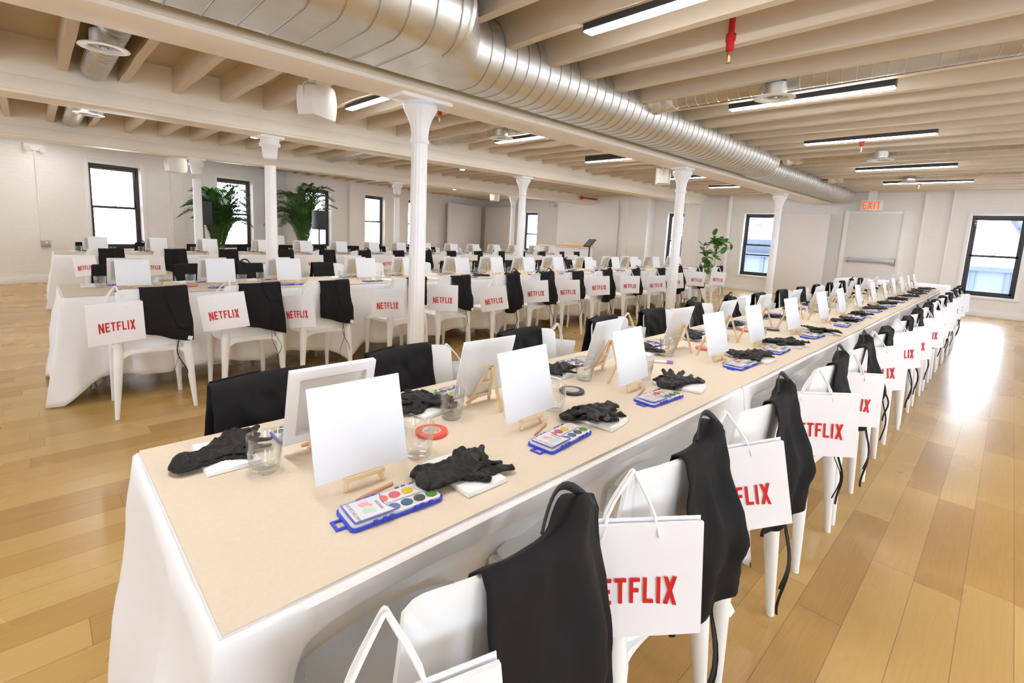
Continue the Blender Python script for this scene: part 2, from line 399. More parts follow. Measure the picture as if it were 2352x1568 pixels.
# projecting block and pier on the right-hand wall
struct(MB().box(14.05, XR, 8.2, 11.85, 0, ZC).box(14.0, 14.05, 8.86, 8.98, 0, 2.6).box(14.02, 14.05, 8.15, 8.25, 0, 2.6), 'wall_block', W['plaster'])
struct(MB().lathe([(.22, 0), (.22, ZC)], 20, c=(14.4, 6.75, 0)).box(14.15, XR, 6.53, 6.97, 0, ZC), 'wall_pier', W['plaster'], smooth_=True)
struct(MB().tube([(14.52, 5.82, 0), (14.52, 5.82, ZC)], .06, 12), 'trim_1', W['trim'], smooth_=True)
struct(MB().box(14.55, 14.6, 1.49, 1.55, 0, 2.6).tube([(14.57, 1.07, 0), (14.57, 1.07, ZC)], .02, 8), 'trim_2', W['trim'])
tag(MB().tube([(14.0, 9.22, 2.5), (14.02, 9.2, 2.2), (14.02, 9.18, .5), (14.02, 9.18, .0)], .012, 6).build('hanging_cable', W['galv'], smooth_=True), 'thin dark cable running down the plain wall by the tablet stand', 'cable')
# exit door
d = MB().box(14.55, 14.62, 1.90, 2.94, 0, 2.15)
dr = tag(d.build('door_1', W['door'], bevel=.004), kind='structure')
MB().box(14.53, 14.6, 1.81, 1.90, 0, 2.23).box(14.53, 14.6, 2.94, 3.03, 0, 2.23).box(14.53, 14.6, 1.90, 2.94, 2.15, 2.23).build('door_frame', W['trim'], dr, bevel=.004)
MB().box(14.48, 14.53, 1.92, 2.86, 1.0, 1.08).box(14.49, 14.56, 1.92, 1.97, .95, 1.12).box(14.49, 14.56, 2.81, 2.86, .98, 1.10).build('push_bar', W['galv'], dr, bevel=.004)

# beams
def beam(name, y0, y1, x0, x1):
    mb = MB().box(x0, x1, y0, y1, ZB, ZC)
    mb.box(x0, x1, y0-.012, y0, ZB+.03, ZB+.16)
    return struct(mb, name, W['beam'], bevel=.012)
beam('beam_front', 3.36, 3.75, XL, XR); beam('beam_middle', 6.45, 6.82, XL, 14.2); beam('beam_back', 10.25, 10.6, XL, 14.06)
# joists: one structure per bay run
DUCT_BAYS = [.53, 4.625, 8.72, 11.45]
JX = [.30+.455*k for k in range(-10, 32)]
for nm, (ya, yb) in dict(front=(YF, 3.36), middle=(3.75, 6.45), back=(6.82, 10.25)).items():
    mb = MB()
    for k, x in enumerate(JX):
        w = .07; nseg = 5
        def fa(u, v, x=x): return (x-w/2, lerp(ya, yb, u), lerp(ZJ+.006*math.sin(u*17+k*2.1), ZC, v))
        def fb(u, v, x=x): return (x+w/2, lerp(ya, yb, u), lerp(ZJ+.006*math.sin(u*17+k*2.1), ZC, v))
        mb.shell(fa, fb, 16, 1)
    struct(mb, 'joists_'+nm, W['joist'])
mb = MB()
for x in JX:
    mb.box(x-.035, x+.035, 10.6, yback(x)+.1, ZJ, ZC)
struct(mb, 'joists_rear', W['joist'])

# fluted iron columns
def column(x, y, lab, fluted=True, bracket=False, pw=.15):
    t = thing('iron_column', lab, 'column', (x, y, 0), 0)
    def fl(a, z): return 1-(.05*max(0, math.cos(a*14)) if .12 < z < 2.32 and fluted else 0)
    MB().lathe([(.074,.14),(.072,.3),(.066,2.02)], 84, mod=fl).build('shaft', W['column'], t, smooth_=True, angle=70)
    MB().lathe([(.11,0),(.11,.05),(.085,.08),(.09,.12),(.076,.14)], 32).build('base', W['column'], t, smooth_=True)
    cap = [(.066,2.02),(.078,2.03),(.080,2.05),(.070,2.065),(.070,2.10),(.078,2.16),(.098,2.22),(.125,2.27),(.138,2.30),(.138,2.33),(.11,2.345),(.11,2.38)]
    if not fluted: cap = [(.066,2.10),(.078,2.115),(.078,2.13),(.084,2.15),(.095,2.25),(.12,2.26),(.125,2.29),(.11,2.31),(.11,2.38)]
    MB().lathe(cap, 84 if fluted else 32, mod=(lambda a, z: 1-(.035*max(0, math.cos(a*14)) if 2.06 < z < 2.28 else 0)) if fluted else None).build('capital', W['column'], t, smooth_=True, angle=70)
    MB().box(-pw, pw, -.12, .12, ZB-.03, ZB).build('bearing_plate', W['column'], t, bevel=.004)
    return t
for i, (x, y, fl, lab) in enumerate([
    (2.37, 3.54, True, 'white fluted iron column nearest the camera, between front and middle rows'),
    (6.97, 3.54, True, 'white fluted iron column under the duct, near middle row right end'),
    (11.30, 3.54, True, 'white iron column before the free-standing panel, farthest under the duct'),
    (2.22, 6.64, False, 'round white column with stacked collar, left side behind the middle row'),
    (6.80, 6.64, True, 'white column with flared bracket capital, in the middle distance'),
    (2.21, 10.42, False, 'slim white column in front of the leftmost palm'),
    (6.37, 10.42, False, 'slim white column just left of the nearest fluted column, by back wall'),
    (10.3, 10.42, True, 'pale column under rear beam beside the bright recess'),
    (-2.2, 3.54, True, 'fluted white column out at the left of the room')]):
    if i < 8: column(x, y, lab, fl, pw=.24 if i == 0 else .14)

# ------------------------------------------------------------------ big spiral duct (flat oval), transitions, branch ducts
def oval(ymin, z0, z1, ymax, n=12):
    r = (z1-z0)/2; pts = []
    for k in range(n+1):
        a = PI/2+PI*k/n; pts.append((ymin+r+r*math.cos(a), (z0+z1)/2+r*math.sin(a)))
    for k in range(n+1):
        a = -PI/2+PI*k/n; pts.append((ymax-r+r*math.cos(a), (z0+z1)/2+r*math.sin(a)))
    return pts
def duct_run(secs):
    mb = MB(); vs = []; n = None
    for x, pr in secs:
        n = len(pr); vs += [(x, y, z) for y, z in pr]
    fs = [(i*n+k, i*n+(k+1) % n, (i+1)*n+(k+1) % n, (i+1)*n+k) for i in range(len(secs)-1) for k in range(n)]
    fs.append(tuple(range(n))); fs.append(tuple(range((len(secs)-1)*n, len(secs)*n)))
    return mb.add(vs, fs)
def seams(x0, x1, step, prof, h=.006, w=.006):
    """one continuous spiral lock-seam wound around the profile"""
    C = ((min(p[0] for p in prof)+max(p[0] for p in prof))/2, (min(p[1] for p in prof)+max(p[1] for p in prof))/2)
    n = len(prof); tot = int((x1-x0)/step*n); vs = []
    for i in range(tot+1):
        y, z = prof[i % n]; d = Vector((y-C[0], z-C[1])).normalized(); x = x0+step*i/n
        for dx, hh in ((-w, -.001), (-w*.4, h), (w*.4, h), (w, -.001)):
            e = Vector((y, z))+d*hh; vs.append((x+dx, e.x, e.y))
    return MB().add(vs, [(4*i+j, 4*i+j+1, 4*i+5+j, 4*i+4+j) for i in range(tot) for j in range(3)])
zd = 2.395
o1 = oval(2.37, zd, 2.875, 3.338); o2 = oval(2.72, zd, 2.895, 3.338); o3 = oval(2.82, zd, 2.74, 3.338)
dt = thing('spiral_duct', 'large silver flat-oval spiral duct running along the front beam', 'duct', (0, 0, 0))
ws = duct_run([(XL+.02, o1), (1.93, o1)]).build('wide_section', W['duct'], dt, smooth_=True)
seams(-4.3, 1.9, .17, o1, .007, .007).build('wide_spiral_seam', W['seam'], ws, smooth_=True)
duct_run([(1.93, oval(2.355, zd-.004, 2.89, 3.339)), (1.955, oval(2.355, zd-.004, 2.89, 3.339)), (2.28, oval(2.705, zd-.002, 2.898, 3.338)), (2.32, oval(2.705, zd-.002, 2.898, 3.338))]).build('reducer', W['duct'], dt, smooth_=True)
ms = duct_run([(2.30, o2), (8.5, o2)]).build('middle_section', W['duct'], dt, smooth_=True)
seams(2.38, 8.45, .125, o2, .0055, .005).build('middle_spiral_seam', W['seam'], ms, smooth_=True)
duct_run([(5.35, oval(2.712, zd-.006, 2.899, 3.339)), (5.39, oval(2.712, zd-.006, 2.899, 3.339))]).build('joint_band', W['duct'], dt, smooth_=True)
ns = duct_run([(8.48, oval(2.712, zd-.006, 2.899, 3.339)), (8.55, o3), (14.3, o3)]).build('narrow_section', W['duct'], dt, smooth_=True)
seams(8.62, 14.25, .125, o3, .005, .005).build('narrow_spiral_seam', W['seam'], ns, smooth_=True)
for k in range(7):
    p = o1[3+k*2]
    MB().lathe([(.006,0),(.006,.004),(.002,.006)], 8).xf(Matrix.Translation((1.94, p[0]-.002, p[1]))@Matrix.Rotation(-PI/2*1.0, 4, 'X')).build('bolt', W['steel'], dt)

def branch(x, y0, y1, lab, r=.105, step=.16):
    t = thing('branch_duct', lab, 'duct', (x, 0, 2.715))
    pp = MB().tube([(0, y0, 0), (0, y1, 0)], r, 24).build('pipe', W['flex'], t, smooth_=True)
    circ = [(r*math.cos(2*PI*k/20), r*math.sin(2*PI*k/20)) for k in range(20)]
    seams(y0+.05, y1-.05, step*.6, circ, .004, .004).xf(Matrix(((0,1,0,0),(1,0,0,0),(0,0,1,0),(0,0,0,1)))).build('spiral_seam', W['flex'], pp, smooth_=True)
    return t
for x, lab in ((4.625, 'round silver duct tucked between joists above the second ceiling light'), (8.72, 'thin silver duct between joists above the fourth ceiling light'), (11.45, 'farthest small duct between joists near the exit wall')):
    branch(x, YF+.1, 2.72, lab)
for x, lab in ((.53, 'flexible silver duct in the dark joist slot at upper left'), (4.625, 'silver duct in the dark joist slot right of the nearest column'), (8.72, 'duct seen in a narrow dark slot beyond the middle beam, far right')):
    branch(x, 3.78, 6.42, lab, .11)
for x, lab in ((.53, 'small bit of silver duct above the middle beam, upper left'), (4.625, 'duct in small dark slot over the back row')):
    branch(x, 6.85, 10.2, lab, .11)
# silver foil collars where branches leave the duct
def foil(x, lab):
    mb = MB(); rnd = random.Random(int(x*10))
    mb.lathe([(.13,-.13),(.145,-.06),(.12,0),(.14,.06),(.12,.12)], 9, mod=lambda a, z: 1+.18*noise.noise(Vector((a*2, z*20, x))))
    mb.xf(Matrix.Translation((x, 2.60, 2.715))@Matrix.Rotation(PI/2, 4, 'X'))
    tag(mb.build('foil_collar', W['duct']), lab, 'duct collar')
foil(4.625, 'crinkled shiny foil collar on duct above the second ceiling light'); foil(8.72, 'small foil collar where the duct narrows'); foil(11.45, 'farthest foil collar on the duct near the exit sign')
# round ceiling diffusers
def diffuser(x, y, lab, drop=.10):
    t = thing('ceiling_diffuser', lab, 'air vent', (x, y, 2.66))
    MB().lathe([(.085,.0),(.085,-drop)], 24).build('neck', W['duct'], t, smooth_=True)
    MB().lathe([(.085,-drop+.01),(.12,-drop-.005),(.155,-drop-.012),(.157,-drop-.018),(.11,-drop-.022),(.095,-drop-.012),(.09,-drop+.01)], 36).build('flange', W['trim'], t, smooth_=True)
    MB().lathe([(.03,-drop-.012),(.06,-drop-.008),(.06,-drop-.004),(.03,-drop-.004)], 24, closed=True).lathe([(0,-drop-.02),(.02,-drop-.018),(.022,-drop-.01),(0,-drop-.008)], 16).build('vane', W['galv'], t, smooth_=True)
for x, y, l in ((4.55, 1.56, 'round white ceiling vent beside the second linear light'), (8.5, 1.45, 'round ceiling vent between third and fourth linear lights on the right'), (11.5, 1.5, 'round vent overlapping the farthest linear light'),
                (.47, 4.86, 'round white vent hanging from the joist slot at upper left'), (4.52, 4.86, 'round white vent beside the light right of the nearest column'), (.60, 8.2, 'round vent peeking above the middle beam at far left')):
    diffuser(x, y, l)

# ------------------------------------------------------------------ ceiling lights
def strip(x, y0, y1, lab, z=2.60):
    lm = W['lampmat2'] if y0 > 6 else W['lampmat']  # rear bays: two real strips, the others hidden ones added as fill
    t = thing('linear_ceiling_light', lab, 'ceiling light', (x, 0, 0))
    MB().box(-.045, .045, y0, y1, z+.008, z+.10).build('housing', W['housing'], t, bevel=.003)
    MB().box(-.040, .040, y0+.004, y1-.004, z, z+.008).build('diffuser', lm, t, bevel=.003)
    for yy in (y0+.15, y1-.15): MB().tube([(0, yy, z+.1), (0, yy, ZC)], .006, 6).build('hanger', W['steel'], t)
for x, y0, y1, l in ((2.62, .78, 2.06, 'large linear ceiling light cut by the top edge of the picture'), (4.98, .82, 2.10, 'linear ceiling light second from the camera on the right'),
    (7.17, .75, 2.03, 'linear ceiling light third from the camera on the right'), (10.0, .76, 2.02, 'linear ceiling light fourth from the camera on the right'), (12.2, .68, 1.98, 'farthest linear ceiling light on the right, behind a vent'),
    (2.64, 4.2, 5.36, 'linear light beside the hanging speaker, left of nearest column'), (4.96, 4.2, 5.42, 'linear light just right of the nearest column'), (7.11, 4.2, 5.42, 'third linear light in the bay behind the duct'),
    (9.89, 4.3, 5.4, 'small linear light at the second fluted column capital'), (11.85, 4.6, 5.3, 'farthest linear light in the bay behind the duct'),
    (8.0, 11.2, 12.3, 'bright linear light beyond the rear beam, middle distance'), (10.0, 11.6, 12.9, 'second bright linear light beyond the rear beam'),
    (.35, .8, 2.1, 'unseen overhead strip added to carry on the front row of lights'), (.35, -2.6, -1.3, 'unseen overhead fill strip added on camera side, first'), (2.62, -2.6, -1.3, 'unseen overhead fill strip added on camera side, second'), (4.98, -2.6, -1.3, 'unseen overhead fill strip added on camera side, third'), (-1.9, .8, 2.1, 'unseen overhead strip added behind the camera'),  # unseen overhead strips, added for more top-down light
    (-1.9, 4.2, 5.4, 'unseen fill strip added in the middle bay, far left')) + tuple((-1.9+2.27*k, 6.95, 8.15, 'added hidden fill strip just beyond the middle beam, %s from the left' % ORD[k]) for k in range(7)) + tuple((-1.9+2.27*k, 10.9, 12.05, 'added hidden fill strip beyond the rear beam, %s from the left' % ORD[k]) for k in range(7) if k != 4):  # strips tucked behind the beams are added to brighten the back area
    strip(x, y0, y1, l)
for x, y, l in ((2.64, 8.6, 'small round downlight left of the collared column'), (6.88, 8.6, 'small round downlight right of the nearest column')):
    t = thing('downlight', l, 'ceiling light', (x, y, 0))
    MB().lathe([(.055,2.63),(.06,2.64),(.06,2.76),(.02,2.78),(.02,ZC)], 24).build('can', W['trim'], t, smooth_=True)
    MB().lathe([(.05,2.627),(.05,2.63)], 24).build('lens', W['downlight'], t, smooth_=True)
# sprinklers
for x, y, l in ((3.45, 1.5, 'red sprinkler drop between first and second ceiling lights'), (7.55, 1.5, 'red sprinkler drop below the third ceiling light'), (12.4, 1.45, 'tiny red sprinkler near the farthest ceiling light'), (3.40, 4.69, 'red sprinkler drop right of the nearest column capital')):
    t = thing('sprinkler', l, 'sprinkler', (x, y, 0))
    MB().lathe([(.018,2.60),(.026,2.605),(.026,2.66),(.033,2.665),(.033,2.71),(.02,2.715),(.02,ZC)], 12).build('pipe_drop', W['sprinkler'], t, smooth_=True)
    MB().lathe([(.006,2.53),(.010,2.55),(.016,2.575),(.010,2.60)], 10).lathe([(.018,2.528),(.018,2.531)], 12).build('head', W['brass'], t, smooth_=True)
tag(MB().tube([(13.2, 10.15, 2.56), (14.05, 10.15, 2.56)], .03, 10).tube([(13.2, 10.15, 2.50), (13.2, 10.15, 2.62)], .04, 10).build('sprinkler_pipe', W['sprinkler'], smooth_=True), 'short red sprinkler pipe under rear beam end', 'pipe')
# hanging speakers
def speaker(x, y, z, rz, lab, s=1):
    t = thing('ceiling_speaker', lab, 'speaker', (x, y, z), rz)
    def f(side):
        def g(u, v):
            a = (u-.5)*2; h = lerp(-.12, .12, v)
            w = .17*(1-.12*(2*v-1)**2)
            y_ = -.10-.05*(1-a*a) if side else .10-.04*a*a
            return (a*w*s, y_*s, (h+.02*(1-a*a)*(1 if v > .5 else -1)*abs(2*v-1))*s)
        return g
    MB().shell(f(1), f(0), 12, 8).build('cabinet', W['speakerw'], t, smooth_=True, bevel=0)
    MB().tube([(-.17*s,0,0),(-.18*s,0,.10*s),(-.12*s,0,.16*s),(.12*s,0,.16*s),(.18*s,0,.10*s),(.17*s,0,0)], .012, 6, flat=(1,.5)).box(-.04,.04,-.04,.04,.16*s,.30*s).build('bracket', W['speakerw'], t)
speaker(1.90, 4.5, 2.39, .5, 'white speaker hanging below the joists, left of the nearest column')
speaker(8.1, 4.5, 2.42, .6, 'white hanging speaker by the second fluted column')
speaker(2.05, 11.3, 2.30, .3, 'white speaker under the rear beam above the first palm')
speaker(10.6, 11.6, 2.40, .3, 'pale speaker in the bright bay beyond the rear beam')

# ------------------------------------------------------------------ writing
GL = {
 'N': (.62, [[(0,0),(.17,0),(.17,1),(0,1)], [(.45,0),(.62,0),(.62,1),(.45,1)], [(.16,1),(.16,.62),(.46,0),(.46,.38)]]),
 'E': (.50, [[(0,0),(.17,0),(.17,1),(0,1)], [(.17,0),(.50,0),(.50,.15),(.17,.15)], [(.17,.43),(.44,.43),(.44,.58),(.17,.58)], [(.17,.85),(.50,.85),(.50,1),(.17,1)]]),
 'T': (.54, [[(.185,0),(.355,0),(.355,.85),(.185,.85)], [(0,.85),(.54,.85),(.54,1),(0,1)]]),
 'F': (.48, [[(0,0),(.17,0),(.17,1),(0,1)], [(.17,.43),(.43,.43),(.43,.58),(.17,.58)], [(.17,.85),(.48,.85),(.48,1),(.17,1)]]),
 'L': (.48, [[(0,0),(.17,0),(.17,1),(0,1)], [(.17,0),(.48,0),(.48,.15),(.17,.15)]]),
 'I': (.17, [[(0,0),(.17,0),(.17,1),(0,1)]]),
 'X': (.62, [[(0,0),(.19,0),(.62,1),(.43,1)], [(.43,0),(.62,0),(.19,1),(0,1)]]),
}
def word(text, width, height, t, arc=0, gap=.15, mat4=None):
    adv = [GL[c][0] for c in text]; tot = sum(adv)+gap*(len(text)-1); sx = width/tot; x = 0; mb = MB()
    for n, c in enumerate(text):
        for k, poly in enumerate(GL[c][1]):
            P = []
            for (px, py) in poly:
                X = (x+px)*sx-width/2; un = X/(width/2)
                Y = height*(py-.5) - arc*height*(un*un)*(1-py)
                P.append((X, Y))
            # orient ccw
            A2 = sum(P[i][0]*P[(i+1) % len(P)][1]-P[(i+1) % len(P)][0]*P[i][1] for i in range(len(P)))
            if A2 < 0: P.reverse()
            mb.prism(P, t+.00006*k, mat4)
        x += adv[n]+gap
    return mb
def font_text(body, size, name, material, parent, mat4):
    c = bpy.data.curves.new(name, 'FONT'); c.body = body; c.size = size; c.align_x = 'CENTER'; c.align_y = 'CENTER'; c.extrude = .0001
    o = bpy.data.objects.new(name+'_tmp', c); COL.objects.link(o)
    me = bpy.data.meshes.new_from_object(o.evaluated_get(bpy.context.evaluated_depsgraph_get()))
    bpy.data.objects.remove(o); me.materials.clear(); me.materials.append(material); me.transform(mat4)
    q = bpy.data.objects.new(name, me); COL.objects.link(q); q.parent = parent
    return q

# exit sign
t = thing('exit_sign', 'exit sign with red-orange letters hanging at the end of the duct', 'sign', (14.2, 2.46, 2.33), 0)
MB().box(-.02, .02, -.21, .21, -.12, .12).build('sign_box', W['exitw'], t, bevel=.005)
word('EXIT', .34, .17, .004, mat4=Matrix.Translation((-.0205, 0, 0))@Matrix(((0,0,-1,0),(-1,0,0,0),(0,1,0,0),(0,0,0,1)))).build('lettering', W['exitr'], t)
MB().box(-.015, .015, -.08, .08, .12, .57).build('mount', W['trim'], t)

# ------------------------------------------------------------------ prototypes
# --- chair
def chair_proto():
    t = thing('dining_chair', 'x', 'chair')
    def sq(u, v):
        a, b = 2*u-1, 2*v-1
        return a*math.sqrt(1-.28*b*b), b*math.sqrt(1-.28*a*a)
    def top(u, v):
        a, b = sq(u, v); return (a*.212*(1+.03*b), .235+b*.232, .462-.018*(1-a*a)*(1-b*b)-.02*max(0, b-.6))
    def bot(u, v):
        a, b = sq(u, v); return (a*.207*(1+.03*b), .235+b*.227, .432-.006*(1-a*a)*(1-b*b))
    s = MB().shell(top, bot, 14, 14)
    for yy, hw in ((.028, .195), (.425, .19)):
        def fa(u, v, yy=yy): a = 2*u-1; return (a*hw, yy-.014, lerp(.436, .424-.085*abs(a)**7, v))
        def fb(u, v, yy=yy): a = 2*u-1; return (a*hw, yy+.014, lerp(.436, .424-.085*abs(a)**7, v))
        s.shell(fa, fb, 24, 2)
    s.build('seat', W['chair'], t, smooth_=True, angle=50)
    def bk(off):
        def g(u, v):
            a = 2*u-1; w = lerp(.218, .190, v)-.006*math.sin(PI*v)
            z = lerp(.425, .857, v)-.022*(abs(a)**16)*smooth(v*1.5-.5)-.006*a*a*v
            y = lerp(.052, -.004, v**.8)+.042*a*a*smooth(v*1.6)+off*(1-.25*v)
            return (a*w, y, z)
        return g
    MB().shell(bk(.006), bk(-.006), 28, 12).build('backrest', W['chair'], t, smooth_=True, angle=60)
    for sx in (-1, 1):
        MB().tube([(sx*.190,.032,.50),(sx*.194,.026,.42),(sx*.207,.010,.22),(sx*.222,-.006,0)], [.022,.030,.022,.013], 12).build('leg', W['chair'], t, smooth_=True)
        MB().tube([(sx*.186,.425,.43),(sx*.192,.430,.36),(sx*.204,.440,.0)], [.026,.026,.014], 10).build('leg', W['chair'], t, smooth_=True)
    return t
# --- apron draped over a chair back (chair coordinates)
def chair_back_y(x, z):
    v = (z-.425)/.432; a = max(-1.3, min(1.3, x/.192)); return lerp(.052, -.004, max(0, v)**.8)+.042*a*a*smooth(v*1.6)
def apron_proto(kind, xa=-.07, xb=.205, Lr=.36, Lf=.20, peak=.0, flare=.05, seed=1, gather=0., loop=False, label_tag=True, bibl=0):
    t = thing('apron', 'x', 'apron'); rnd = random.Random(seed); ph = rnd.random()*6; ph2 = rnd.random()*6
    def f(u, s):
        x0 = lerp(xa, xb, u)
        ztop = .866-7*max(0, x0-.185)**2 + peak*math.exp(-((u-.78)/.17)**2)
        L = Lr if s >= 0 else Lf
        L = L*(1+.09*math.sin(u*3.1+ph2)*(1 if s > 0 else .4)) + (.015*u if s > 0 else 0)
        q = abs(s); r = .014
        dist = q*L
        cz = ztop
        side = -1 if s >= 0 else 1
        # arc over the top then down
        arc = r*PI/2
        if dist < arc:
            a = dist/r; yo = side*(r*math.sin(a)); z = cz+.001-r+r*math.cos(a)
        else:
            z = cz-r-(dist-arc); yo = side*r
        yb = chair_back_y(min(x0, .19), min(.857, max(z, .45)))
        k = smooth(dist/.30)
        fold = (.5+.5*math.sin(u*7.5+ph+1.3*q))*.030*k + .010*math.sin(u*17+ph2)*k
        fold += .016*noise.noise(Vector((u*4+s*2.5, s*3-u*2, seed*3.3)))*smooth(dist/.06)+.007*noise.noise(Vector((u*10-s*5, s*8, seed*1.3)))*smooth(dist/.06)
        fold += peak*.35*math.exp(-((u-.72)/.17)**2)*(1-q)
        yo += side*(.004+max(0, fold)+flare*k*(.35+.45*u if s > 0 else .3))
        xx = x0+ (.018*k*u if s > 0 else 0) + gather*k*(.5-u)*.16
        xx += .006*noise.noise(Vector((u*4+9, s*3, seed)))
        if x0 > .185: yb -= (x0-.185)*.35*(0 if s < 0 else 1)
        return (xx, yb+yo, z)
    mb = MB().grid(lambda u, v: f(u, (v-.35)/.65 if v >= .35 else (v-.35)/.35), 26, 34)
    ac = mb.build('apron_cloth', W['apron'], t, smooth_=True, solid=.003, angle=180)
    # folded second layer
    def f2(u, v):
        p = Vector(f(lerp(.50+.18*v*v, .985, u), lerp(.0, bibl, v**1.2))); return (p.x, p.y-.0045-.004*math.sin(v*5)*u, p.z+.003)
    if bibl: MB().grid(f2, 14, 16).build('folded_bib', W['apron'], ac, smooth_=True, solid=.003, angle=180)
    # ties
    for k in range(2):
        p = Vector(f(lerp(.45, .8, rnd.random()), .96)); pts = []
        Lt = .24+.14*rnd.random(); a0 = rnd.random()*6
        for i in range(12):
            q = i/11; pts.append((p.x+.035*math.sin(a0+q*5+k*2)*q**.5+.015*k*q, p.y-.006+.012*math.sin(q*7+k)-.02*q, p.z+.02-q*Lt))
        pts = [(a, b, max(.02, c)) for a, b, c in pts]
        MB().tube(pts, .0045, 6, flat=(1, .25)).build('tie', W['tie'], t, smooth_=True)
    if loop:
        c = Vector(f(.66, 0)); pts = [(c.x-.06+.13*i/12, c.y+.012+.02*math.sin(PI*i/12), c.z-.018+.050*math.sin(PI*i/12)) for i in range(13)]
        MB().tube(pts, .008, 8, flat=(.25, 1)).build('neck_strap', W['tie'], t, smooth_=True)
    if label_tag:
        p = Vector(f(.93, .93)); MB().box(-.014, .014, -.002, .002, -.022, .004, mat=Matrix.Translation(p+Vector((0, -.008, 0)))@Matrix.Rotation(.3, 4, 'Y')).build('care_tag', W['tag'], t)
    return t
# --- paper bag; origin at the bag centre, face looks to -Y
def bag_proto(hang=.075, two=True, off=.035, tag_=False):
    t = thing('gift_bag', 'x', 'bag')
    w, h, d = .30, .25, .016
    def fr(sgn):
        def g(u, v): 
            a = 2*u-1; b = 2*v-1; return (a*w/2, sgn*(d/2*(.55+.45*(1-b)/2*(1-a*a*.5))), b*h/2-.001*(1 if sgn > 0 else 0))
        return g
    bb = MB().shell(fr(-1), fr(1), 8, 8).build('bag_body', W['bag'], t, smooth_=False)
    MB().box(-w/2+.004, w/2-.001, .0095, .0115, -h/2+.01, h/2+.006).build('rear_panel', W['bag'], t)
    m4 = Matrix.Translation((0, -.0092, -.018))@Matrix(((1,0,0,0),(0,0,-1,0),(0,1,0,0),(0,0,0,1)))
    word('NETFLIX', .192, .056, .0006, arc=.16, gap=.16, mat4=m4).build('lettering', W['red'], bb)
    for j, yy in enumerate((-.0085, .012)):
        pts = []
        for i in range(17):
            q = i/16; x = lerp(-.058, .058, q); e = math.sin(PI*q)
            zz = h/2-.028+(hang+.045)*(e**.62); yv = yy+e**.7*(off-.010*j)
            xx = x*(1-.72*e**1.5)+off*.4*e
            pts.append((xx, yv, zz))
        MB().tube(pts, .0032, 8).build('rope_handle', W['rope'], t, smooth_=True)
    for sx in (-.058, .058):
        pass
    return t
# --- canvas, easel (origin on the table, facing -Y)
LEAN = math.radians(14)
def canvas_proto(stretched):
    t = thing('blank_canvas', 'x', 'canvas')
    R = Matrix.Translation((0, 0, .034))@Matrix.Rotation(-LEAN, 4, 'X')
    w, h = .222, .205; d = .016 if stretched else .004
    if stretched:
        MB().box(-w/2, w/2, 0, .002, 0, h, mat=R).build('canvas_face', W['canvas'], t)
        b = .024
        MB().box(-w/2, -w/2+b, .002, d, 0, h, mat=R).box(w/2-b, w/2, .002, d, 0, h, mat=R).box(-w/2+b, w/2-b, .002, d, 0, b, mat=R).box(-w/2+b, w/2-b, .002, d, h-b, h, mat=R).build('stretcher_frame', W['stretcher'], t)
        MB().box(-w/2+b, w/2-b, .0022, .003, b, h-b, mat=R).build('canvas_back', W['canvasback'], t)
    else:
        MB().box(-w/2, w/2, 0, d, 0, h, mat=R).build('canvas_panel', W['canvas'], t, bevel=.001)
    return t
def easel_proto():
    t = thing('tabletop_easel', 'x', 'easel')
    def bar(p, q, w, d):
        p, q = Vector(p), Vector(q); ax = (q-p); L_ = ax.length; R = Matrix.Translation(p)@ax.to_track_quat('Z', 'Y').to_matrix().to_4x4()
        return MB().box(-w/2, w/2, -d/2, d/2, 0, L_, mat=R)
    tp = .145; yt = math.tan(LEAN)*tp+.022
    for sx in (-1, 1): bar((sx*.045, .0, 0), (sx*.006, yt, tp), .009, .008).build('leg', W['pine'], t)
    bar((.0, .115, 0), (0, yt+.008, tp-.006), .009, .008).build('leg', W['pine'], t)
    MB().box(-.047, .047, -.006, .013, .022, .033).build('ledge', W['pine'], t, bevel=.001)
    MB().box(-.02, .02, yt*.5+.0, yt*.5+.006, tp*.5, tp*.5+.01).build('crossbar', W['pine'], t)
    MB().tube([(-.012, yt+.004, tp-.012), (.012, yt+.004, tp-.012)], .0025, 6).build('pivot_pin', W['steel'], t)
    return t
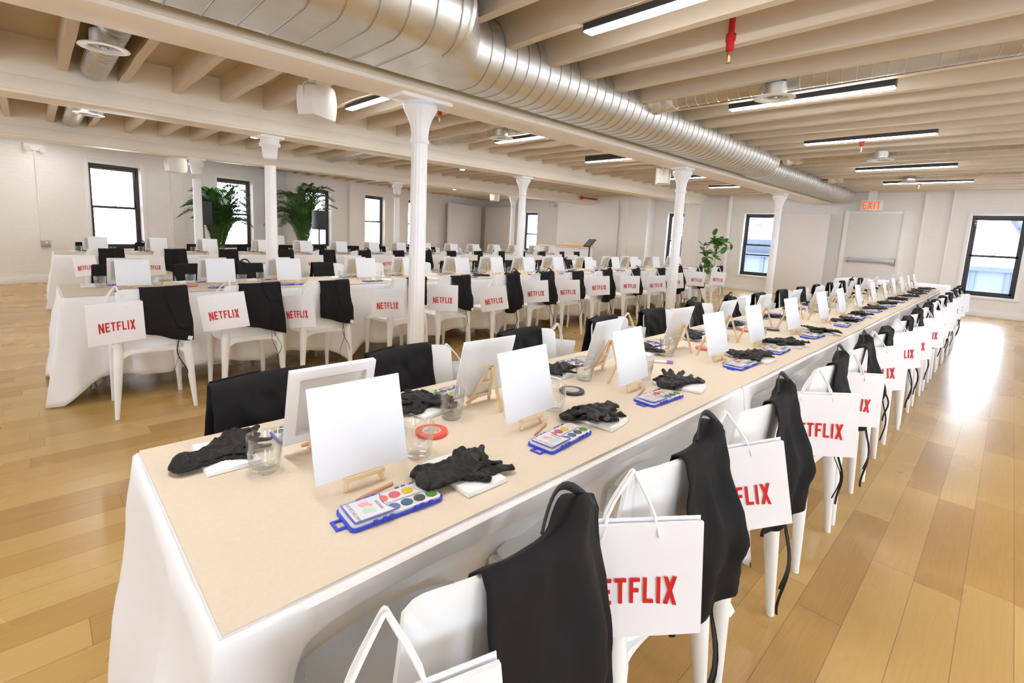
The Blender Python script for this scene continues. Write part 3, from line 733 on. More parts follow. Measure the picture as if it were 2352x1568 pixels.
# --- paint set: long axis X, tab on -X
def paint_proto():
    t = thing('watercolor_set', 'x', 'paint set')
    def rr(w, h, r, n=5):
        P = []
        for cx, cy, a0 in ((w/2-r, h/2-r, 0), (-w/2+r, h/2-r, PI/2), (-w/2+r, -h/2+r, PI), (w/2-r, -h/2+r, 1.5*PI)):
            for k in range(n+1): a = a0+PI/2*k/n; P.append((cx+r*math.cos(a), cy+r*math.sin(a)))
        return P
    w, h = .208, .088
    mb = MB().prism(rr(w, h, .012), .007)
    for sgn in (-1, 1):
        for x in (-.055, -.035, -.02, .035, .05, .07): mb.box(x-.004, x+.004, sgn*h/2-.0025, sgn*h/2+.0025, .004, .012)
    mb.build('tray', W['tray'], t, bevel=0)
    MB().box(-.121,-.104,-.020,-.014,0,.003).box(-.121,-.104,.008,.014,0,.003).box(-.125,-.119,-.020,.014,0,.003).build('hang_tab', W['tray'], t)
    MB().prism(rr(w-.008, h-.008, .010), .004, Matrix.Translation((0,0,.007))).build('paint_insert', W['insert'], t)
    nm = [('orange','rose','yellow','ivory'), ('violet','blue','dark','green')]
    for r_, row in enumerate(nm):
        for k, c in enumerate(row):
            MB().lathe([(.0128,.0110),(.0128,.0122),(.010,.0128),(.004,.0124)], 20, c=(-.012+.0295*k if r_ == 0 else .0+.0295*k-.004, .0205 if r_ == 0 else -.0205, 0)).build('paint_pan', PANM[c], t, smooth_=True)
    MB().box(-.01, .085, -.0035, .0035, .0112, .0142).build('brush', W['marker'], t)
    card = MB().prism([(-.095,-.037),(-.006,-.037),(-.014,-.02),(-.018,0),(-.016,.02),(-.008,.037),(-.095,.037)], .0006, Matrix.Translation((0,0,.0152)), 1)
    card.prism([(-.0925,-.0345),(-.0095,-.0345),(-.017,-.018),(-.0205,0),(-.0185,.018),(-.0115,.0345),(-.0925,.0345)], .0003, Matrix.Translation((0,0,.0157)), 0)
    cols = [mat('print_pink', (.86,.42,.50), .5), mat('print_yellow', (.90,.84,.45), .5), mat('print_green', (.55,.80,.66), .5), mat('print_ink', (.15,.15,.18), .5)]
    for i, (x, y, r_) in enumerate(((-.055,.014,.011),(-.05,.006,.010),(-.053,-.002,.009),(-.058,-.010,.010),(-.05,-.014,.009))):
        card.lathe([(r_,.0160),(r_*.98,.01605+.00003*i)], 14, mi=(2,2,3,4,4)[i], c=(x,y,0), mod=lambda a, z, i=i: 1+.15*math.sin(a*3+i))
    for i in range(14): card.box(-.032, -.026, -.02+i*.0026, -.0188+i*.0026, .0160, .0162, 5)
    cd = card.build('label_card', [W['insert'], W['tray']]+cols, t)
    font_text('WATERCOLORS', .0100, 'lettering', cols[3], cd, Matrix.Translation((-.083, 0, .0162))@Matrix.Rotation(PI/2, 4, 'Z'))
    MB().shell(lambda u, v: ((2*u-1)*(w/2-.001), (2*v-1)*(h/2-.001), .0168), lambda u, v: ((2*u-1)*(w/2-.001), (2*v-1)*(h/2-.001), .0165), 1, 1).build('lid', W['lid'], t)
    return t
def pencil_proto():
    t = thing('pencil', 'x', 'pencil')
    MB().tube([(-.035,0,.0035),(.05,0,.0035)], .0038, 6).tube([(-.035,0,.0035),(-.0445,0,.0035)], [.0036,.0012], 6).build('shaft', W['pencil'], t, smooth_=False)
    MB().tube([(-.0445,0,.0035),(-.049,0,.0035)], [.0012,.0002], 6).build('tip', W['lead'], t)
    return t
def glass_proto():
    mb = MB().lathe([(0,0),(.028,0),(.031,.003),(.034,.02),(.0385,.055),(.040,.088),(.0395,.0895),(.0385,.088),(.0365,.055),(.0315,.022),(.028,.0145),(.02,.012),(0,.0115)], 32)
    return tag(mb.build('water_glass', W['glass'], smooth_=True, angle=80), 'x', 'glass')
def napkin_proto():
    t = thing('paper_napkin', 'x', 'napkin')
    for k in range(3):
        s = .072-.001*k
        MB().shell(lambda u, v, s=s, k=k: ((2*u-1)*s*.82, (2*v-1)*s*1.3, .0005+.0028*(k+1)+.0012*math.sin(u*5+v*4+k)), lambda u, v, s=s, k=k: ((2*u-1)*s*.82, (2*v-1)*s*1.3, .0005+.0028*k+.0012*math.sin(u*5+v*4+k-.3)*(k > 0)), 10, 10).build('fold', W['napkin'], t, smooth_=True)
    return t
def glove_proto(seed):
    rnd = random.Random(seed)
    segs = []  # capsules a, b, r0, r1
    palm = [((-.05, 0), (.015, 0), .034, .040)]
    ang = [-.75, -.26, .02, .28, .58]; base = [(-.01,-.035),(.03,-.028),(.036,-.008),(.034,.014),(.028,.034)]; ln = [.065,.078,.088,.080,.062]
    for k in range(5):
        a = ang[k]+rnd.uniform(-.22,.22); b = base[k]; curl = rnd.uniform(-.5,.5); l = ln[k]*rnd.uniform(.6, 1)
        p1 = (b[0]+math.cos(a)*l*.5, b[1]+math.sin(a)*l*.5); p2 = (p1[0]+math.cos(a+curl)*l*.5, p1[1]+math.sin(a+curl)*l*.5)
        segs += [(b, p1, .0125, .0115), (p1, p2, .0115, .0095)]
    segs += palm+[((-.055,0),(-.088, rnd.uniform(-.02,.02)),.030,.036)]
    def sdf(x, y):
        x += .008*noise.noise(Vector((x*25, y*25, seed*1.7))); y += .008*noise.noise(Vector((x*25+7, y*25, seed*1.7)))
        best = -1
        for a, b, r0, r1 in segs:
            dx, dy = b[0]-a[0], b[1]-a[1]; t_ = max(0, min(1, ((x-a[0])*dx+(y-a[1])*dy)/(dx*dx+dy*dy+1e-9)))
            d = lerp(r0, r1, t_)-math.hypot(x-a[0]-dx*t_, y-a[1]-dy*t_); best = max(best, d)
        return best
    st = .0045; nx, ny = 60, 42; x0, y0 = -.135, -.095
    S = [[sdf(x0+i*st, y0+j*st) for i in range(nx)] for j in range(ny)]
    ids = {}; vs = []; fs = []
    def vid(i, j):
        if (i, j) in ids: return ids[(i, j)]
        s = S[j][i]; x = x0+i*st; y = y0+j*st
        if s < .0015:   # pull the edge onto the outline
            gx = (sdf(x+.001, y)-sdf(x-.001, y))/.002; gy = (sdf(x, y+.001)-sdf(x, y-.001))/.002; g = math.hypot(gx, gy)+1e-6
            x += gx/g*(.0008-s); y += gy/g*(.0008-s); s = .0008
        n1 = noise.noise(Vector((x*26, y*26, seed)))
        n2 = noise.noise(Vector((x*75+3, y*60, seed+5.)))
        h = min(s, .010)/.010
        z = .002+h**.6*(.003+.009*max(0, 1-3.2*abs(n1))**.8+.004*n2)+.008*smooth((noise.noise(Vector((x*14, y*14, seed+9.)))+.2)*1.6)
        lift = .006*smooth((noise.noise(Vector((x*14, y*14, seed+9.)))+.2)*1.6)
        ids[(i, j)] = len(vs); vs.append((x, y, max(z, .0025))); vs.append((x, y, lift*.7))
        return ids[(i, j)]
    edges = {}
    for j in range(ny-1):
        for i in range(nx-1):
            q = [S[j][i], S[j][i+1], S[j+1][i+1], S[j+1][i]]
            if sum(c > -.0022 for c in q) == 4 and max(q) > 0:
                a, b, c, d = vid(i, j), vid(i+1, j), vid(i+1, j+1), vid(i, j+1)
                fs.append((a, b, c, d)); fs.append((d+1, c+1, b+1, a+1))
                for e in ((a, b), (b, c), (c, d), (d, a)):
                    if (e[1], e[0]) in edges: del edges[(e[1], e[0])]
                    else: edges[e] = 1
    for (a, b) in edges: fs.append((b, a, a+1, b+1))
    mb = MB().add(vs, fs)
    return tag(mb.build('black_glove', W['glove'], smooth_=True, angle=180), 'x', 'glove')
def tape_proto(m):
    t = thing('tape_roll', 'x', 'tape')
    MB().lathe([(.027,0),(.046,0),(.0465,.001),(.0465,.008),(.046,.009),(.027,.009)], 40, closed=True).build('tape_band', m, t, smooth_=True)
    MB().lathe([(.0245,0),(.0268,0),(.0268,.0095),(.0245,.0095)], 40, closed=True).build('core', W['core'], t, smooth_=True)
    return t
PR = dict(chair=chair_proto(), bag=bag_proto(.075, off=.045), bag2=bag_proto(.078, off=.115), can=canvas_proto(False), canS=canvas_proto(True), easel=easel_proto(), paint=paint_proto(), pencil=pencil_proto(), glass=glass_proto(), nap=napkin_proto(), rtape=tape_proto(W['redtape']), btape=tape_proto(W['blacktape']))
AP = [apron_proto(0, seed=1, Lr=.34, flare=.05, bibl=.8), apron_proto(1, seed=2, Lr=.38, peak=.02, flare=.06, loop=True), apron_proto(2, seed=3, Lr=.30, flare=.03, gather=.4, xa=-.04),
      apron_proto(3, seed=4, Lr=.42, peak=.03, flare=.10, xa=-.05, loop=True), apron_proto(4, seed=5, Lr=.36, flare=.05, xa=-.10, label_tag=False, bibl=.4)]
BIG = apron_proto(5, seed=9, Lr=.58, Lf=.34, peak=.035, flare=.07, xa=-.09, xb=.195, loop=True)
GLV = [glove_proto(s) for s in (1, 2, 3, 4, 5)]
protos = list(PR.values())+AP+[BIG]+GLV
bpy.context.view_layer.update()

# ------------------------------------------------------------------ tables
TZ = .755
def cloth(x0, x1, y0, y1, lab, group, inward=0, left_end=True, right_end=True, seed=0, hem=.12):
    e = .012; per = []; # perimeter points with outward normal and corner weight
    Lx, Ly = x1-x0, y1-y0; nxs, nys = 84, 34
    def side(ax, ay, bx, by, nx_, ny_, n, long):
        for i in range(n):
            q = i/n; x = lerp(ax, bx, q); y = lerp(ay, by, q); L_ = math.hypot(bx-ax, by-ay)
            dc = min(q, 1-q)*L_
            cw = math.exp(-(dc/.10)**2)
            # blend the normal at the corner
            per.append((x, y, nx_, ny_, cw, long, q))
    side(x0, y0, x1, y0, 0, -1, nxs, 1); side(x1, y0, x1, y1, 1, 0, nys, 0); side(x1, y1, x0, y1, 0, 1, nxs, 1); side(x0, y1, x0, y0, -1, 0, nys, 0)
    n = len(per); mb = MB(); vs = []; rows = 16
    for j in range(rows+1):
        v = j/rows
        for i, (x, y, nx_, ny_, cw, long, q) in enumerate(per):
            hz = lerp(hem+.02*math.sin(i*.23+seed), .012, min(1, cw*1.3)) if long else lerp(.05, .012, cw)
            if j == 0: z = TZ-.006; o = .0
            elif j == 1: z = TZ-.014; o = e
            else:
                vv = (j-1)/(rows-1); z = lerp(TZ-.02, hz, vv)
                rip = .020*vv*math.sin(i*.41+seed*2)+.012*vv*math.sin(i*.9+seed*5)
                o = e+rip*(1 if not (inward and long) else .5)+.05*vv+cw*.10*vv
                if inward and long: o -= inward*smooth(vv*2.3)*(1-min(1, cw*1.5))
            if j > 1: o += min(1, (j-1)/4)*(.044*noise.noise(Vector((x*2.6+z*2.2, y*2.6+z*1.2, z*1.8+seed*3.1)))+.016*noise.noise(Vector((x*7-z*5, y*7+z*4, z*6+seed))))*(1-min(1, cw)*.5)
            dx, dy = nx_, ny_
            if cw > .02:   # corner direction
                cx, cy = (x0+x1)/2, (y0+y1)/2; sx = 1 if x > cx else -1; sy = 1 if y > cy else -1
                d = Vector((lerp(nx_, sx*.7071, cw), lerp(ny_, sy*.7071, cw)))
                dx, dy = d.x, d.y
            X_ = x+dx*o
            if not left_end: X_ = max(X_, x0-.006)
            if not right_end: X_ = min(X_, x1+.006)
            vs.append((X_, y+dy*o, z))
    fs = [(j*n+i, j*n+(i+1) % n, (j+1)*n+(i+1) % n, (j+1)*n+i) for j in range(rows) for i in range(n)]
    mb.add(vs, fs)
    # top sheet
    mb.add([(x, y, TZ-.006) for x, y, *_ in per], [tuple(range(n))])
    o = mb.build('tablecloth', W['cloth'], smooth_=True, solid=.003, angle=60)
    return tag(o, lab, 'tablecloth', group)
def folding_table(x0, x1, y0, y1, lab, group):
    t = thing('folding_table', lab, 'table', ((x0+x1)/2, (y0+y1)/2, 0), 0, group)
    a, b = (x1-x0)/2-.012, (y1-y0)/2-.012
    MB().box(-a, a, -b, b, TZ-.045, TZ-.010).build('tabletop', W['tablewood'], t, bevel=.004)
    for sx in (-1, 1):
        for sy in (-1, 1): MB().tube([(sx*(a-.12), sy*(b-.26), TZ-.045), (sx*(a-.14), sy*(b-.26), .02), (sx*(a-.14), sy*(b-.26), 0)], [.014,.014,.018], 8).build('leg', W['steel'], t, smooth_=True)
def paper(x0, x1, y0, y1, lab):
    def g(dz):
        def f(u, v):
            x = lerp(x0, x1, u); b = (v-.5)*2
            y = lerp(y0, y1, v)+(.006*noise.noise(Vector((x*1.3, b, 3.))) if abs(b) > .99 else 0)
            return (x, y, TZ+dz+.0015*noise.noise(Vector((x*3, v*3, 1.)))*.3)
        return f
    return tag(MB().shell(g(0), g(-.002), 80, 6).build('kraft_paper_runner', W['paper'], smooth_=True), lab, 'paper')

rows = {
 'front': dict(x=[.155, 2.06, 4.05, 6.02, 8.0, 9.88], y=(.703, 1.449), inward=.27),
 'middle': dict(x=[.12, 2.16, 4.15, 6.15, 8.2, 10.15], y=(4.49, 5.25), inward=0),
 'back': dict(x=[.2, 2.5, 4.75, 6.95, 9.15, 11.25], y=(9.0, 9.75), inward=0)}
for rn, R_ in rows.items():
    xs = R_['x']; ya, yb = R_['y']
    for k in range(len(xs)-1):
        x0, x1 = xs[k]+(.009 if k else 0), xs[k+1]-.009
        cloth(x0, x1, ya, yb, 'white floor-length tablecloth on the %s table from the left, %s row' % (ORD[k], rn), 'tablecloths on the three long rows', R_['inward'], k == 0, k == len(xs)-2, k+len(rn), hem=.13 if rn == 'front' else .16)
        folding_table(x0, x1, ya, yb, 'folding table under white cloth, %s from the left in the %s row' % (ORD[k], rn), 'folding tables of the three long rows')
paper(.158, 9.86, .703, 1.449, 'brown kraft paper covering the front row of tables nearest the camera')
paper(.125, 10.13, 4.485, 5.25, 'brown kraft paper covering the middle row of tables')
paper(.205, 11.23, 8.995, 9.75, 'brown kraft paper covering the back row of tables')
# separate white table at the end of the front row and small table by the back wall
cloth(11.0, 11.75, .72, 2.3, 'white tablecloth on the table standing crosswise beyond the front row', None, 0, seed=3, hem=.03)
folding_table(11.0, 11.75, .72, 2.3, 'table set crosswise beyond the far end of the front row', None)
cloth(4.0, 5.2, 12.0, 12.6, 'white tablecloth on the small side table before the second palm', None, 0, seed=5, hem=.03)
folding_table(4.0, 5.2, 12.0, 12.6, 'small side table near the back windows under white cloth', None)

# ------------------------------------------------------------------ place settings
F_NEAR = [.51, 1.06, 1.64, 2.41, 2.94, 3.61, 4.38, 4.96, 5.64, 6.32, 6.98, 7.62, 8.25, 8.85, 9.45]
F_FAR = [.53, 1.07, 1.75, 2.44, 3.02, 3.66, 4.36, 5.0, 5.66, 6.32, 6.98, 7.62, 8.25, 8.85, 9.45]
M_NEAR = [.55, 1.17, 1.74, 2.55, 3.12, 3.87, 4.47, 5.08, 5.74, 6.52, 7.27, 7.88, 8.68, 9.58]
B_NEAR = [.68, 1.42, 2.12, 2.98, 3.72, 4.42, 5.14, 5.80, 6.47, 7.25, 7.95, 8.65, 9.4, 10.2, 10.85]
rr_ = random.Random(42)
def put(key, loc, rot, label, group):
    return dup(PR[key] if isinstance(key, str) else key, loc, rot, label, group)
def L_(desc, k, side, row): return '%s, %s seat from left, %s side of %s row' % (desc, ORD[k], side, row)

def seat(rown, k, x, yrear, near, n_items, bagpose=None, apr=None, hasbag=True):
    side = 'camera' if near else 'far'; s = 1 if near else -1
    rz = 0 if near else PI
    jx = rr_.uniform(-.01, .01); jr = rr_.uniform(-.04, .04)
    loc = (x+jx, yrear, 0); grp = 'white chairs along the three table rows'
    put('chair', loc, (0, 0, rz+jr), L_('white plastic chair', k, side, rown), grp)
    ap = apr if apr is not None else AP[rr_.choice([0, 1, 2, 3, 4, 0, 4])]
    a = dup(ap, loc, (0, 0, rz+jr), L_('black apron on chair back', k, side, rown), 'black aprons over the chairs')
    if hasbag:
        if bagpose is None:
            yw = rr_.uniform(-.85, -.6) if near else rr_.uniform(-.5, -.2)
            bp = (x-s*.215+jx, yrear-s*((.0 if rown == 'front' else .07)+rr_.uniform(0, .02)), .642+rr_.uniform(-.02, .02), yw, rr_.uniform(-.06, .17))
            if not near: bp = (bp[0], bp[1], bp[2], bp[3]+PI, bp[4])
        else: bp = bagpose
        bx, by, bz, yw, rl = bp
        b = dup(PR['bag'] if rown == 'front' else PR['bag2'], (bx, by, bz), (0, 0, 0), L_('white paper gift bag', k, side, rown), 'white gift bags with red lettering')
        # in-plane tilt about the face normal then yaw
        b.rotation_euler = (Matrix.Rotation(yw, 3, 'Z')@Matrix.Rotation(-rl, 3, 'Y')).to_euler()

def setting(rown, k, x, yc, near, gloves=True, canv='can', dense=True):
    """yc = table centre line; items mirrored for the far side"""
    s = 1 if near else -1; side = 'camera' if near else 'far'; rz = 0 if near else PI
    def P(dx, dy, z=TZ+.0008): return (x+s*dx, yc+s*dy, z)
    j = lambda a: rr_.uniform(-a, a)
    jr = j(.06); loc = P(0+j(.005), -.130+j(.005))
    put(canv, loc, (0, 0, rz+jr), L_('blank white canvas', k, side, rown), 'blank canvases on small easels')
    put('easel', loc, (0, 0, rz+jr), L_('small pine tabletop easel', k, side, rown), 'small pine easels')
    put('paint', P(-.005+j(.012), -.243+j(.006)), (0, 0, (0 if near else PI)+j(.09)), L_('blue watercolor paint set', k, side, rown), 'watercolor sets')
    put('pencil', P(-.0+j(.01), -.165+j(.004)), (0, 0, rz+.25+j(.2)), L_('short wooden pencil', k, side, rown), 'short pencils')
    nl = P(.205+j(.015), -.215+j(.01)); nr = rr_.uniform(-.1, .3)
    put('nap', nl, (0, 0, rz+nr), L_('folded white napkin', k, side, rown), 'folded white napkins')
    if gloves:
        g1 = GLV[rr_.randrange(5)]; g2 = GLV[rr_.randrange(5)]
        dup(g1, (nl[0]+j(.01), nl[1]+j(.01), nl[2]+.010), (0, 0, rr_.choice([-.6, 2.5, .2, 3.0])+j(.4)), L_('lower black glove', k, side, rown), 'black gloves on the napkins')
        dup(g2, (nl[0]+j(.02), nl[1]+j(.02), nl[2]+.020), (.05, -.05, rr_.choice([-.9, 2.2, .5, 3.3])+j(.4)), L_('upper black glove', k, side, rown), 'black gloves on the napkins')
    put('glass', P(.165+j(.01), -.075+j(.008)), (0, 0, 0), L_('clear water glass', k, side, rown), 'clear water glasses')

# measured poses of the bags nearest the camera (x, y, z, yaw, tilt)
BN = {0: (.280, .445, .645, -.40, .12), 1: (.845, .462, .640, -.736, .068), 2: (1.40, .465, .640, -.78, .22), 3: (2.195, .458, .637, -.96, .07), 4: (2.72, .45, .63, -.8, .0)}
for k, x in enumerate(F_NEAR):
    seat('front', k, x, .455, True, 0, BN.get(k), apr=BIG if k == 0 else (AP[3] if k in (1, 2, 4) else None))
    setting('front', k, x, 1.076, True)
for k, x in enumerate(F_FAR):
    seat('front', k, x+(.01 if k == 0 else 0), 1.585 if k == 0 else 1.645, False, 0, apr=AP[4] if k in (0, 1, 2) else None)
    setting('front', k, x, 1.076, False, canv='canS' if k == 0 else 'can')
MB_ = {0: (.348, 3.87, .653, .22, .03), 1: (.957, 3.87, .676, -.47, .135), 2: (1.479, 3.87, .633, -1.0, .13), 3: (2.285, 3.87, .645, -.73, .06), 5: (3.593, 3.87, .601, -.73, .185)}
for k, x in enumerate(M_NEAR):
    seat('middle', k, x, 3.935, True, 0, MB_.get(k), apr=AP[(0, 4, 0, 2, 0, 3, 1, 0, 3, 1, 0, 3, 1, 0)[k]])
    setting('middle', k, x, 4.87, True, gloves=k in (5, 6, 7, 8, 9), canv='canS')
    if k > 1 or True:
        seat('middle', k, x+.02, 5.80, False, 0, hasbag=False)
        setting('middle', k, x-.03, 4.87, False, gloves=k in (6, 7, 8), canv='canS')
for k, x in enumerate(B_NEAR):
    seat('back', k, x, 8.45, True, 0)
    setting('back', k, x, 9.375, True, gloves=False, canv='canS')
    seat('back', k, x, 10.15 if abs(x-2.21) > .35 and abs(x-6.37) > .35 and abs(x-10.3) > .35 else 9.97, False, 0, hasbag=False)
    setting('back', k, x-.05, 9.375, False, gloves=False, canv='canS')

for key, x, y, lab, z in (('rtape', .792, 1.092, 'coral tape roll behind the first canvas on the front table', 0), ('btape', 1.422, 1.08, 'black tape roll behind the second canvas on the front table', 0),
    ('btape', 3.62, 1.085, 'black tape roll farther along the front table', 0), ('rtape', 2.60, 1.10, 'coral tape roll behind the fourth canvas on front table', 0), ('rtape', 5.0, 1.14, 'coral tape roll in the distance on the front table', 0),
    ('rtape', 3.40, 1.17, 'coral tape roll seen edge on beside fifth canvas', 0), ('rtape', .95, 4.80, 'coral tape roll on the middle table behind first apron', 0), ('rtape', 4.2, 4.85, 'coral tape roll on the middle table right part', 0)):
    put(key, (x, y, TZ+.001), (0, 0, 0), lab, 'tape rolls')
t = thing('marker_pen', 'white marker with purple cap behind the third canvas on the front table', 'marker', (2.12, 1.09, TZ+.008), -.85)
MB().tube([(-.05,0,0),(.02,0,0)], .0065, 12).build('barrel', W['marker'], t, smooth_=True); MB().tube([(.02,0,0),(.05,0,0)], .0075, 12).build('cap', W['purple'], t, smooth_=True)
t = thing('marker_pen', 'dark marker lying behind the fourth canvas on the front table', 'marker', (2.95, 1.12, TZ+.007), .3)
MB().tube([(-.06,0,0),(.01,0,0)], .006, 10).build('barrel', W['black'], t, smooth_=True); MB().tube([(.01,0,0),(.05,0,0)], .006, 10).build('cap', W['marker'], t, smooth_=True)

for p in protos:
    ch = kids(p)
    for c in [g for k_ in ch for g in kids(k_)]+ch:
        bpy.data.objects.remove(c)
    bpy.data.objects.remove(p)

# ------------------------------------------------------------------ background furniture
def palm(x, y, lab, seed, H=1.0, spread=.9, n=20):
    rnd = random.Random(seed); t = thing('potted_palm', lab, 'plant', (x, y, 0))
    MB().lathe([(.13,0),(.17,.28),(.18,.30),(.16,.30),(.15,.26)], 24).build('pot', W['pot'], t, smooth_=True)
    MB().lathe([(.155,.26),(0,.27)], 20).build('soil', W['soil'], t)
    for k in range(n):
        az = 2*PI*k/n+rnd.uniform(-.3,.3); el = rnd.uniform(.25, 1); Lf = rnd.uniform(.7, 1.1)*H
        base = Vector((.05*math.cos(az), .05*math.sin(az), .27)); stemL = rnd.uniform(.55,1.15)*H
        pts = []
        for i in range(16):
            q = i/15; r = spread*(.10*q+.75*q*q)*Lf*(1-.45*el); z = .27+stemL*math.sin(min(1, q*1.15)*PI/2)*1.15+Lf*.35*q-(.55*q**3)*Lf*(1.1-el)
            pts.append(base+Vector((math.cos(az)*r, math.sin(az)*r, z-.27)))
        mb = MB().tube(pts, [.009*(1-.8*i/15) for i in range(16)], 5, mi=1)
        for i in range(4, 16):
            for sub in (0, .33, .66):
                if i == 15 and sub: continue
                p = pts[i].lerp(pts[min(15, i+1)], sub); tg = (pts[min(15, i+1)]-pts[i-1]).normalized()
                sd = tg.cross(Vector((0,0,1))).normalized(); upv = sd.cross(tg)
                ll = .25*math.sin(PI*min(1, (i-3+sub)/13)**.7)*H*.85+.05
                for sg in (-1, 1):
                    d = (sd*sg*.75+tg*.75+upv*.15).normalized(); w = .014
                    a = p; b = p+d*ll*.5+Vector((0,0,.01)); c = p+d*ll+Vector((0,0,-.09*ll*3*rnd.random()))
                    nrm = tg*w
                    mb.add([a-nrm*.4, a+nrm*.4, b+nrm, b-nrm, c], [(0,1,2,3), (3,2,4)], 0)
        mb.build('frond', [W['palm'], W['palmstem']], t, smooth_=False)
    return t
palm(2.86, 11.75, 'tall bushy palm before the second back window, left one', 3, 1.18, .78, 44)
palm(5.12, 12.95, 'arching palm beside the black post, in front of third window', 8, 1.32, .92, 36)
# second bunch of the same palm group, seen in the gap left of the column
def loud(x, y, z, rz, lab):
    t = thing('loudspeaker', lab, 'speaker', (x, y, 0), rz)
    MB().box(-.12,.12,-.11,.11,z-.22,z+.22).build('cabinet', W['speakerb'], t, bevel=.01)
    MB().tube([(0,0,.35),(0,0,z-.22)], .018, 8).build('pole', W['black'], t, smooth_=True)
    for k in range(3):
        a = 2*PI*k/3; MB().tube([(0,0,.55),(.33*math.cos(a),.33*math.sin(a),.01)], .012, 6).build('leg', W['black'], t, smooth_=True)
loud(2.40, 10.95, 1.42, .3, 'black loudspeaker behind the slim column at the left palm')
loud(4.88, 11.4, 1.40, .2, 'black loudspeaker on a stand among the right palm fronds')
tag(MB().tube([(4.55, 13.55, 0), (4.55, 13.55, ZC)], .06, 12).build('black_post', W['black'], smooth_=True), 'tall black post by the wall behind the right palm', 'post')
# round-leaved plant by the right wall
t = thing('potted_fig', 'round-leaved green plant near the right wall, end of middle row', 'plant', (12.9, 5.48, 0)); rnd = random.Random(5)
MB().lathe([(.12,0),(.16,.30),(.17,.32),(.15,.32),(.14,.28)], 24).lathe([(.145,.28),(0,.29)], 20).build('pot', W['pot'], t, smooth_=True)
stems = [[(0,0,.28),(-.05,.02,.7),(.02,-.03,1.15),(.0,-.12,1.45),(.05,-.22,1.30),(.08,-.42,1.10)], [(.02,0,.28),(.0,.08,.7),(-.02,.16,.95),(.0,.30,1.22)], [(0,-.02,.28),(.02,-.05,.8),(.0,-.02,1.2),(.0,.05,1.52)], [(0,0,.28),(0,.12,.6),(0,.2,.8)]]
mb = MB()
for s in stems: mb.tube(s, .010, 6)
mb.build('stem', W['stem'], t, smooth_=True)
mb = MB()
for s in stems:
    for i in range(22):
        q = rnd.uniform(.40, 1)*(len(s)-1); a = Vector(s[int(min(q, len(s)-2))]); b = Vector(s[int(min(q, len(s)-2))+1]); p = a.lerp(b, q-int(min(q, len(s)-2)))
        d = Vector((rnd.uniform(-1,1), rnd.uniform(-1,1), rnd.uniform(-.5,.7))).normalized(); sd = d.cross(Vector((rnd.uniform(-.4,.4),rnd.uniform(-.4,.4),1))).normalized(); r = rnd.uniform(.045,.095)
        c = p+d*(r+.04); n = 12; up = d.cross(sd)
        vs = [c+d*r*1.25*math.cos(2*PI*k/n)+sd*r*.8*math.sin(2*PI*k/n)+up*.012*math.cos(4*PI*k/n) for k in range(n)]
        mb.add(vs, [tuple(range(n))]); mb.tube([p, c-d*r], .002, 4)
mb.build('foliage', W['rubber'], t, solid=.001)
# counter and tablet kiosk
t = thing('reception_counter', 'pale wood topped counter against the plain wall in the background', 'counter', (12.3, 10.1, 0))
MB().box(-.25,.55,-.85,.85,.93,.97).build('worktop', W['counter'], t, bevel=.004)
MB().box(-.22,.5,-.82,.82,0,.93).build('front_panel', W['plaster'], t)
MB().box(.48,.55,-.80,.35,.97,1.10).build('backboard', W['counter'], t, bevel=.004)
t = thing('tablet_kiosk', 'black tablet on a slim floor stand beside the wooden counter', 'kiosk', (12.0, 8.82, 0), -.2)
MB().tube([(0,0,.02),(0,0,1.02)], .022, 10).build('pole', W['black'], t, smooth_=True)
MB().lathe([(.17,0),(.17,.015),(.03,.03)], 24).build('base', W['black'], t, smooth_=True)
K = Matrix.Translation((0,0,1.11))@Matrix.Rotation(-.75, 4, 'Y')
tf = MB().box(-.16,.16,-.15,.15,-.012,.012, mat=K).build('tablet_frame', W['black'], t, bevel=.004)
MB().box(-.135,.135,-.125,.125,.012,.014, mat=K).build('screen', W['screen'], tf)
# free-standing panels
for (x, y, rz, w_, h_, lab) in ((14.3, 3.82, PI/2, 1.08, 2.13, 'pale free-standing panel standing between the window and exit door'), (13.1, yback(13.1)-.3, .29, 2.4, 2.34, 'pale pink free-standing panel along the back wall corner'), (14.4, 15.5, PI/2, 1.5, 2.34, 'greyer free-standing panel against the right wall in rear corner')):
    t = thing('partition_panel', lab, 'partition', (x, y, 0), rz)
    MB().box(-w_/2, w_/2, -.04, .04, .04, h_).build('panel', W['partition'], t, bevel=.004)
    MB().box(-w_/2+.05, -w_/2+.15, -.04, .04, 0, .04).box(w_/2-.15, w_/2-.05, -.04, .04, 0, .04).build('foot', W['galv'], t)
# side table easel with small canvas
def small_canvas(x, y, lab, rz=0):
    t = thing('blank_canvas', lab, 'canvas', (x, y, TZ), rz)
    MB().box(-.11,.11,0,.012,.02,.24, mat=Matrix.Rotation(-.2, 4, 'X')).build('canvas_panel', W['canvas'], t)
    MB().box(-.05,-.04,.0,.09,0,.012).box(.04,.05,.0,.09,0,.012).build('easel_foot', W['pine'], t)
small_canvas(4.25, 12.15, 'small blank canvas on the side table near the right palm')
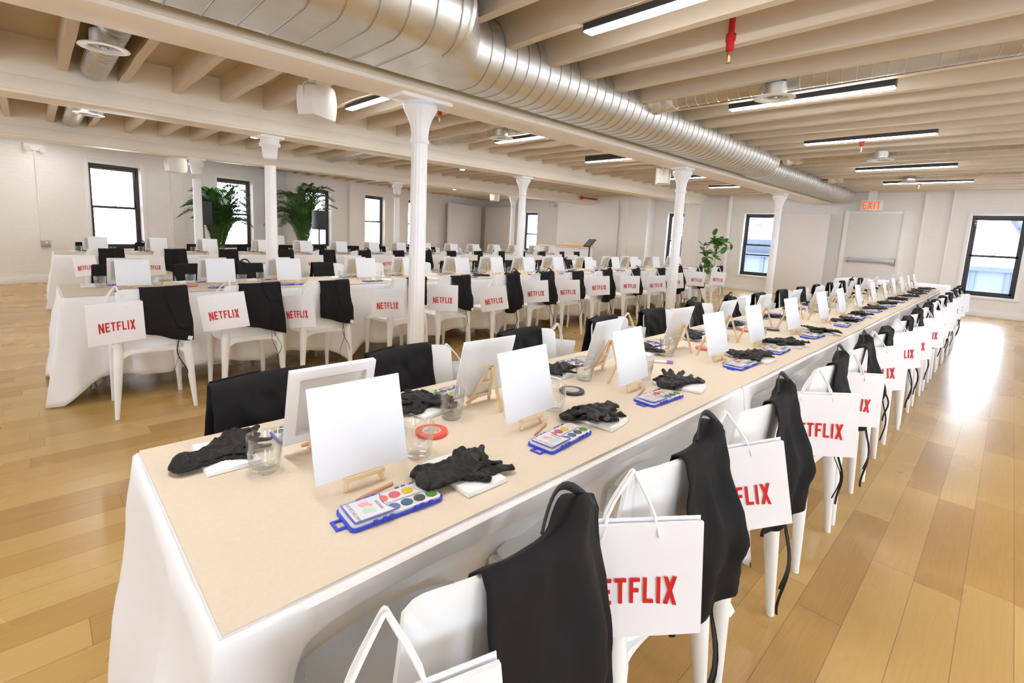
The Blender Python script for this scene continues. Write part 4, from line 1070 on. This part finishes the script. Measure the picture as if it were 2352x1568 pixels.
# wall fittings
def emergency(M4, lab):
    t = thing('emergency_light', lab, 'wall light', (0,0,0)); t.matrix_world = M4
    MB().box(-.14,.14,-.06,0,-.06,.06).build('case', W['trim'], t, bevel=.006)
    for sx in (-1, 1):
        MB().lathe([(.02,0),(.045,.05),(.045,.06),(0,.062)], 16).xf(Matrix.Translation((sx*.10,-.06,-.02))@Matrix.Rotation(PI/2*1.25, 4, 'X')).build('lamp_head', W['speakerw'], t, smooth_=True)
def onback(x, z): return Matrix.Translation((x, yback(x), z))@Matrix.Rotation(math.atan(.3), 4, 'Z')
emergency(onback(.10, 2.45), 'twin-head emergency light high on the wall at far left')
emergency(onback(7.25, 2.38), 'twin-head emergency light between third and fourth back windows')
emergency(Matrix.Translation((XR, 12.6, 2.42))@Matrix.Rotation(-PI/2, 4, 'Z'), 'emergency light box on the wall left of the wooden counter')
t = thing('wall_outlet', 'grey metal outlet box at the foot of the conduit, far left wall', 'outlet', (0,0,0)); t.matrix_world = onback(.165, .72)
MB().box(-.06,.06,-.05,0,-.06,.06).build('box', W['galv'], t, bevel=.004)
MB().lathe([(.018,0),(.018,.003)], 12).xf(Matrix.Translation((0,-.05,.025))@Matrix.Rotation(PI/2,4,'X')).lathe([(.018,0),(.018,.003)], 12).xf(Matrix.Identity(4)).build('sockets', W['trim'], t)
for x, l in ((.12, 'thin white conduit running down to the outlet box, far left wall'), (7.25, 'thin conduit below the emergency light, back wall')):
    o = MB().tube([(0,-.03,.78),(0,-.03,2.4)], .011, 8).build('wall_conduit', W['trim'], smooth_=True); o.matrix_world = Matrix.Translation((x, yback(x), 0)); tag(o, l, 'conduit')
for i, x in enumerate((2.35, 5.2, 7.35, 9.4)):
    struct(MB().box(-.12, .12, -.12, 0, 0, ZC, mat=onback(x if i < 1 else x-.1, 0)), 'trim_%d' % (3+i), W['wall'])
# white sack on the floor behind the third bag
tag(MB().lathe([(.0,.12),(.03,.10),(.06,.06),(.09,.02),(.10,.0)], 18, mod=lambda a, z: 1+.25*math.sin(a*3)+.1*math.sin(a*7)).xf(Matrix.Translation((1.75,.66,0))).build('cloth_bundle', W['cloth'], smooth_=True), 'small heap of white cloth on the floor under the third chair', 'cloth')

# ------------------------------------------------------------------ outside the right-hand windows
t = thing('neighbour_building', 'pale bluish building seen through the right-hand windows', 'building', (22, 0, 0))
MB().box(0, 3, -12, 12, -4, .9).build('lower_wing', W['facade'], t)
MB().box(.5, 3, 2.5, 12, .9, 1.5).box(-.15, 0, -12, 12, .78, .92).build('upper_wing', W['facadeb'], t)
mb = MB()
for k in range(30): mb.box(-.06, 0, -12+k*.8, -11.9+k*.8, -4, .78)
mb.build('cladding_ribs', W['facadeb'], t)
t = thing('fire_escape', 'diagonal fire escape stair outside the rightmost window', 'fire escape', (16.2, 0, 0))
MB().tube([(0, .6, 2.9), (0, -.55, 1.1)], .07, 4).build('stringer', W['fire'], t)
mb = MB()
for k in range(9): mb.box(-.2, .2, .45-k*.13, .55-k*.13, 2.72-k*.205, 2.75-k*.205)
mb.build('tread', W['fire'], t)
